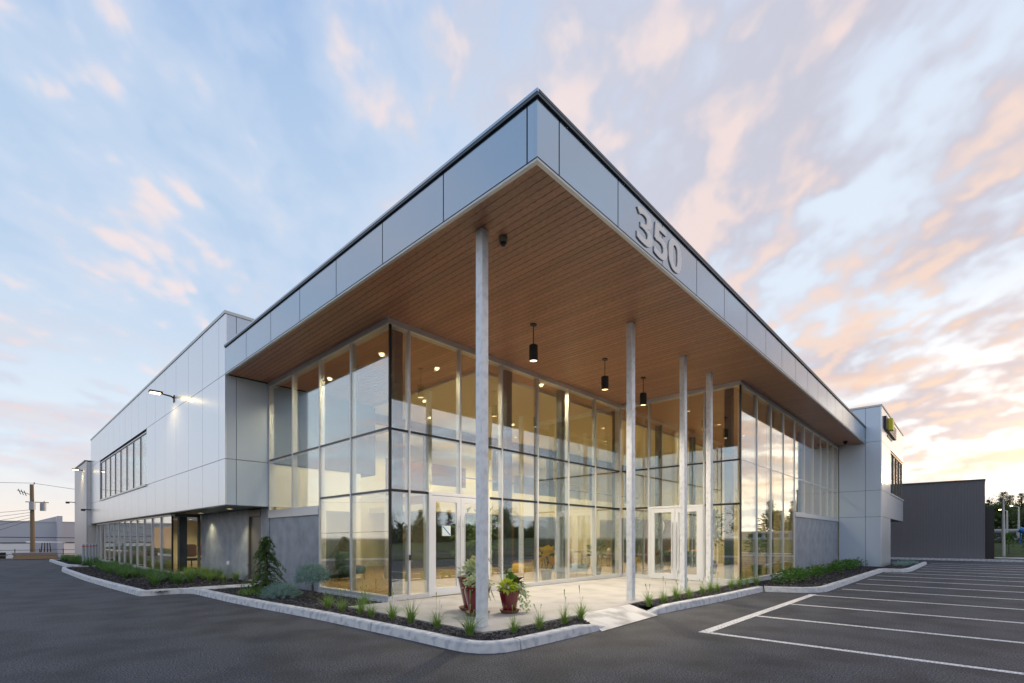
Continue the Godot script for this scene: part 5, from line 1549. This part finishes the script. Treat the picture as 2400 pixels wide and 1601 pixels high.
	for w in wires:
		var t := thing("power_cable", w[0], "cable")
		var pts := PackedVector3Array()
		var rs := PackedFloat32Array()
		for i in 17:
			var s := i / 16.0
			pts.append(w[1].lerp(w[2], s) - Vector3.UP * w[3] * 4.0 * s * (1.0 - s)); rs.append(0.055 if w[0].begins_with("thick") else 0.028)
		b = MB.new()
		b.tube(pts, rs, 5, false)
		part(t, "wire", b, M.plastic_black)
	# stacks of lumber behind a rail
	for q in [["weathered lumber stack on the drive's far edge, lower long bundle", 1.3, 3.65, 0.02, 0.27, "lumber"], ["grey lumber bundle lying on the long stack", 1.25, 3.6, 0.29, 0.5, "lumber_grey"], ["short lumber stack right of the long one", 3.95, 5.2, 0.02, 0.3, "lumber"]]:
		var t := thing("lumber_stack", q[0], "lumber", Vector3(0, 0, -51.3))
		var rows := 4
		for r in rows:
			for c in 5:
				var y0 := lerpf(q[3], q[4], float(r) / rows)
				var y1 := lerpf(q[3], q[4], float(r + 1) / rows) - 0.008
				var jit := rng.randf_range(-0.05, 0.05)
				boxpart(t, "plank", Vector3(q[1] + jit, y0, -0.5 + c * 0.2), Vector3(q[2] + jit, y1, -0.31 + c * 0.2), M[q[5]] if rng.randf() > 0.25 else M.lumber_grey)
	var rl := thing("guard_rail", "thin metal guard rail behind the lumber stacks", "railing", Vector3(0, 0, -52.6))
	for k in 9:
		b = MB.new()
		b.tube(PackedVector3Array([Vector3(-4.0 + k * 1.35, 0, 0), Vector3(-4.0 + k * 1.35, 0.75, 0)]), PackedFloat32Array([0.03, 0.03]), 6)
		part(rl, "post", b, M.steel_black)
	for y in [0.35, 0.66]:
		b = MB.new()
		b.tube(PackedVector3Array([Vector3(-4.2, y, 0), Vector3(7.0, y, 0)]), PackedFloat32Array([0.018, 0.018]), 6)
		part(rl, "rail", b, M.steel_black)
	var cp := thing("crate_pallets", "dark empty crate stack at the left edge of the drive", "crate", Vector3(0.35, 0, -51.5))
	for k in 2:
		boxpart(cp, "pallet", Vector3(-0.3, 0.03 + k * 0.25, -0.4), Vector3(0.65, 0.07 + k * 0.25, 0.4), M.lumber_grey)
		boxpart(cp, "crate_box", Vector3(-0.2, 0.075 + k * 0.25, -0.35), Vector3(0.55, 0.275 + k * 0.25, 0.35), M.steel_black)
	var um := thing("shade_canopy", "small white shade canopy on dark legs behind the lumber", "canopy", Vector3(6.6, -2.2, -112))
	b = MB.new()
	b.quad(Vector3(-2.4, 3.15, 1), Vector3(2.4, 3.05, 1), Vector3(2.4, 3.15, -1.5), Vector3(-2.4, 3.25, -1.5))
	b.obox(Vector3(0, 3.1, 0), Vector3(4.6, 0.08, 2.4), Basis.IDENTITY)
	part(um, "cover", b, M.sign_white)
	for k in 4:
		b = MB.new()
		b.tube(PackedVector3Array([Vector3(-0.6 + k * 0.4, 1.4, 0), Vector3(-0.45 + k * 0.3, 3.05, 0)]), PackedFloat32Array([0.09, 0.06]), 6)
		part(um, "leg", b, M.steel_black)
	# five red-banded posts by the strip windows
	for k in 5:
		var t := thing("bollard", "grey steel post with a red band, %s of five from the left" % ["first", "second", "third", "fourth", "fifth"][k], "bollard", Vector3(3.55 + 0.22 * k, 0.05, -35.2 - 0.75 * k), 0.0, "red-banded posts by the strip windows")
		b = MB.new()
		b.lathe(Vector3.ZERO, [Vector2(0.057, 0.0), Vector2(0.057, 1.14), Vector2(0.05, 1.18), Vector2(0.025, 1.2), Vector2(0.0, 1.205)], 14)
		part(t, "post", b, M.transformer_grey)
		b = MB.new()
		b.lathe(Vector3.ZERO, [Vector2(0.0595, 1.03), Vector2(0.0595, 1.08)], 14)
		part(t, "red_band", b, M.red_band)
	# poles across the drive and road, mirrored in the glass
	for q in [[Vector3(-16, 0.05, -31), 9.0], [Vector3(-14, 0.05, -27), 5.5]]:
		var t := thing("mirrored_pole", ["tall timber pole on the left lawn, mirrored in the left wing", "twin-headed lamp post on the left lawn, mirrored in the left wing"][0 if q[1] > 6 else 1], "pole", q[0])
		b = MB.new()
		b.tube(PackedVector3Array([Vector3.ZERO, Vector3(0, q[1], 0)]), PackedFloat32Array([0.13, 0.08]), 8)
		part(t, "pole", b, M.pole_wood)
		if q[1] < 6:
			b = MB.new()
			b.obox(Vector3(0, 5.4, 0), Vector3(0.06, 0.06, 1.2), Basis.IDENTITY)
			for s in [-1, 1]: b.obox(Vector3(0, 5.55, 0.6 * s), Vector3(0.25, 0.2, 0.3), Basis(Vector3.RIGHT, 0.6 * s))
			part(t, "lamp_heads", b, M.steel_black)

# ------------------------------------------------------------------ furniture seen through the glass
func cushion(lo: Vector3, hi: Vector3, r: float) -> MB:
	var b := MB.new()
	var c := (lo + hi) / 2
	var s := (hi - lo) / 2
	var n := 10
	for i in n:
		for j in n * 2:
			var q := []
			var nn := []
			for k in [[0, 0], [0, 1], [1, 1], [1, 0]]:
				var e: float = PI * (float(i + k[0]) / n - 0.5)
				var a: float = TAU * float(j + k[1]) / (n * 2)
				var d := Vector3(cos(a) * cos(e), sin(e), -sin(a) * cos(e))
				var f := Vector3(signf(d.x) * pow(absf(d.x), r), signf(d.y) * pow(absf(d.y), r), signf(d.z) * pow(absf(d.z), r))
				q.append(c + f * s); nn.append(d)
			b.smooth(q, [], nn, [Vector2.ZERO, Vector2.ZERO, Vector2.ZERO, Vector2.ZERO])
	return b

func legs(t: Node3D, xs: Array, zs: Array, h: float, r := 0.012) -> void:
	for x in xs:
		for z in zs:
			var b := MB.new()
			b.tube(PackedVector3Array([Vector3(x * 1.05, 0, z * 1.05), Vector3(x, h, z)]), PackedFloat32Array([r, r]), 6)
			part(t, "leg", b, M.steel_black)

func house_plant(label: String, at: Vector3, pr: float, ph: float, h: float, spread: float, count: int, l: float, w: float, m: Material) -> void:
	var t := thing("potted_plant", label, "potted plant", at)
	var b := MB.new()
	b.lathe(Vector3.ZERO, [Vector2(0, 0), Vector2(pr * 0.75, 0), Vector2(pr, ph), Vector2(pr * 0.9, ph), Vector2(0, ph * 0.92)], 20)
	part(t, "pot", b, M.steel_black)
	b = MB.new()
	for k in 4: b.tube(PackedVector3Array([Vector3(0, ph * 0.9, 0), Vector3(cos(k * 1.6) * spread * 0.5, h * 0.85, sin(k * 1.6) * spread * 0.5)]), PackedFloat32Array([0.015, 0.006]), 5, false)
	part(t, "stem", b, M.bark)
	b = MB.new()
	tuft_of(b, Vector3(0, (ph + h) / 2 + 0.08, 0), Vector3(spread, (h - ph) * 0.5, spread), count, l, w)
	part(t, "leaves", b, m)

func make_furniture() -> void:
	var t := thing("pouf", "round yellow pouf on thin legs behind the door wall", "pouf", Vector3(11.85, 0.156, -11.0))
	part(t, "seat", cushion(Vector3(-0.34, 0.14, -0.34), Vector3(0.34, 0.56, 0.34), 0.7), M.fabric_yellow)
	legs(t, [-0.2, 0.2], [-0.2, 0.2], 0.2)
	house_plant("yellow croton in a dark pot beside the door wall glass", Vector3(12.5, 0.156, -10.2), 0.19, 0.36, 0.95, 0.27, 110, 0.22, 0.08, M.leaf_yellow)
	house_plant("rubber plant in a dark pot near the inner glass corner", Vector3(15.35, 0.156, -10.15), 0.2, 0.34, 1.2, 0.28, 46, 0.24, 0.14, M.leaf_house)
	house_plant("tall leafy indoor plant left of the yellow pouf", Vector3(11.0, 0.156, -11.6), 0.22, 0.4, 2.3, 0.42, 80, 0.3, 0.22, M.leaf_house)
	house_plant("tall green indoor tree behind the right wing corner", Vector3(19.3, 0.156, -7.5), 0.25, 0.4, 2.5, 0.55, 260, 0.22, 0.12, M.leaf_house)
	house_plant("broad green plant behind the left entrance doors", Vector3(10.05, 0.156, -11.3), 0.22, 0.4, 2.1, 0.4, 40, 0.3, 0.2, M.leaf_house)
	house_plant("low green plant behind the second facade bay", Vector3(20.6, 0.156, -6.2), 0.2, 0.35, 1.5, 0.4, 120, 0.22, 0.12, M.leaf_house)
	t = thing("bench_sofa", "curved bench sofa, orange back and blue-grey seat, inside the door wall", "sofa", Vector3(14.6, 0.156, -10.75))
	part(t, "seat", cushion(Vector3(-0.8, 0.16, -0.35), Vector3(0.8, 0.46, 0.35), 0.4), M.fabric_blue)
	part(t, "backrest", cushion(Vector3(-0.85, 0.4, -0.4), Vector3(0.5, 0.72, -0.2), 0.4), M.fabric_orange)
	legs(t, [-0.65, 0.65], [-0.22, 0.22], 0.2)
	# dining chairs along the pale wall
	for k in 4:
		var at := Vector3(18.1 + k * 1.05, 0.156, -13.6)
		t = thing("dining_chair", "cream dining chair on thin black legs, %s from the left by the inner table" % ["first", "second", "third", "fourth"][k], "chair", at, 0.1 * k, "cream chairs at the inner table")
		part(t, "seat", cushion(Vector3(-0.26, 0.42, -0.25), Vector3(0.26, 0.5, 0.25), 0.4), M.fabric_cream)
		part(t, "backrest", cushion(Vector3(-0.25, 0.5, 0.2), Vector3(0.25, 0.9, 0.27), 0.35), M.fabric_cream)
		legs(t, [-0.2, 0.2], [-0.2, 0.2], 0.44)
	t = thing("dining_table", "long table with thin black frame among the cream chairs", "table", Vector3(19.6, 0.156, -14.5))
	boxpart(t, "tabletop", Vector3(-1.9, 0.71, -0.4), Vector3(1.9, 0.745, 0.4), M.brown_wood)
	legs(t, [-1.7, 1.7], [-0.3, 0.3], 0.71, 0.02)
	# black frame shelving inside the side wall
	t = thing("shelf_frame", "open black steel grid shelving behind the side doors", "shelving", Vector3(17.0, 0.156, -9.75))
	var uprights := [0.0, 0.55, 1.1, 1.65, 2.2]
	for i in uprights.size():
		var b := MB.new()
		var top := 1.35 if i < 2 else 2.25
		b.box(Vector3(uprights[i] - 0.015, 0, -0.3), Vector3(uprights[i] + 0.015, top, -0.27))
		b.box(Vector3(uprights[i] - 0.015, 0, 0.27), Vector3(uprights[i] + 0.015, top, 0.3))
		part(t, "upright", b, M.steel_black)
	for q in [[0.12, 0.0, 2.2], [0.5, 0.0, 2.2], [0.92, 0.0, 2.2], [1.335, 0.0, 2.2], [1.8, 1.1, 2.2], [2.235, 1.1, 2.2]]:
		var b := MB.new()
		b.box(Vector3(q[1], q[0], -0.298), Vector3(q[2], q[0] + 0.02, -0.272))
		b.box(Vector3(q[1], q[0], 0.272), Vector3(q[2], q[0] + 0.02, 0.298))
		part(t, "shelf_rail", b, M.steel_black)
	t = thing("teal_sofa", "dark teal sofa with orange cushions behind the side doors", "sofa", Vector3(20.6, 0.156, -9.0), PI / 2)
	part(t, "seat", cushion(Vector3(-1.1, 0.2, -0.4), Vector3(1.1, 0.5, 0.45), 0.3), M.fabric_teal)
	part(t, "backrest", cushion(Vector3(-1.1, 0.2, -0.5), Vector3(1.1, 0.85, -0.28), 0.3), M.fabric_teal)
	for k in 2: part(t, "cushion", cushion(Vector3(-0.7 + k, 0.5, -0.3), Vector3(-0.25 + k, 0.92, -0.12), 0.5), M.fabric_orange)
	legs(t, [-0.95, 0.95], [-0.3, 0.3], 0.22, 0.02)
	t = thing("hanging_lamp", "white glass globe lamp hanging inside the right wing", "pendant lamp", Vector3(21.2, 2.1, -10.6))
	part(t, "lamp_shade", cushion(Vector3(-0.22, -0.3, -0.22), Vector3(0.22, 0.3, 0.22), 0.8), M.sign_white)
	var b2 := MB.new()
	b2.tube(PackedVector3Array([Vector3(0, 0.3, 0), Vector3(0, 4.34, 0)]), PackedFloat32Array([0.008, 0.008]), 5, false)
	part(t, "cord", b2, M.steel_black)
	t = thing("lounge_chair", "dark teal lounge chair by the inner wall of the left wing", "chair", Vector3(8.35, 0.156, -15.2), 0.5)
	part(t, "seat", cushion(Vector3(-0.38, 0.2, -0.36), Vector3(0.38, 0.48, 0.36), 0.4), M.fabric_teal)
	part(t, "backrest", cushion(Vector3(-0.38, 0.35, -0.42), Vector3(0.38, 0.95, -0.24), 0.4), M.fabric_teal)
	legs(t, [-0.28, 0.28], [-0.28, 0.28], 0.22)
	t = thing("framed_picture", "small framed picture on the pale wall inside the left wing", "picture", Vector3(7.6, 1.5, -16.3))
	boxpart(t, "frame", Vector3(-0.3, -0.35, -0.008), Vector3(0.3, 0.35, 0.03), M.steel_black)
	boxpart(t, "print", Vector3(-0.26, -0.31, 0.031), Vector3(0.26, 0.31, 0.034), M.fabric_cream)
	# meeting room under the overhang
	for k in 2:
		t = thing("office_chair", ["orange-backed swivel chair nearest the corner glass under the overhang", "orange-backed swivel chair behind it beside the screen"][k], "office chair", Vector3(6.1 + k * 0.62, 0.151, -24.95 - k * 0.35), -0.5 + k * 0.5, "swivel chairs in the meeting room")
		part(t, "seat", cushion(Vector3(-0.27, 0.43, -0.26), Vector3(0.27, 0.54, 0.26), 0.4), M.plastic_black)
		part(t, "backrest", cushion(Vector3(-0.26, 0.6, 0.22), Vector3(0.26, 1.15, 0.3), 0.35), M.fabric_orange)
		b2 = MB.new()
		b2.tube(PackedVector3Array([Vector3(0, 0.1, 0), Vector3(0, 0.44, 0)]), PackedFloat32Array([0.03, 0.025]), 8)
		for j in 5: b2.tube(PackedVector3Array([Vector3(0, 0.12, 0), Vector3(cos(j * TAU / 5) * 0.3, 0.05, sin(j * TAU / 5) * 0.3)]), PackedFloat32Array([0.022, 0.016]), 6)
		part(t, "swivel_base", b2, M.plastic_black)
		b2 = MB.new()
		for s in [-1, 1]: b2.tube(PackedVector3Array([Vector3(0.28 * s, 0.48, 0.1), Vector3(0.31 * s, 0.7, 0.08), Vector3(0.31 * s, 0.7, -0.15)]), PackedFloat32Array([0.018, 0.018, 0.018]), 6)
		part(t, "armrest", b2, M.plastic_black)
	t = thing("wall_screen", "large black wall screen in the meeting room", "screen", Vector3(9.49, 1.15, -25.6))
	boxpart(t, "panel", Vector3(-0.06, -0.45, -0.9), Vector3(-0.005, 0.45, 0.9), M.screen_black)

func _ready() -> void:
	rng.seed = 20240607
	make_materials()
	make_camera_and_sky()
	make_ground()
	make_building()
	make_surroundings()
	make_fittings()
	make_shrubs()
	make_grasses()
	make_pots()
	make_trees()
	make_furniture()
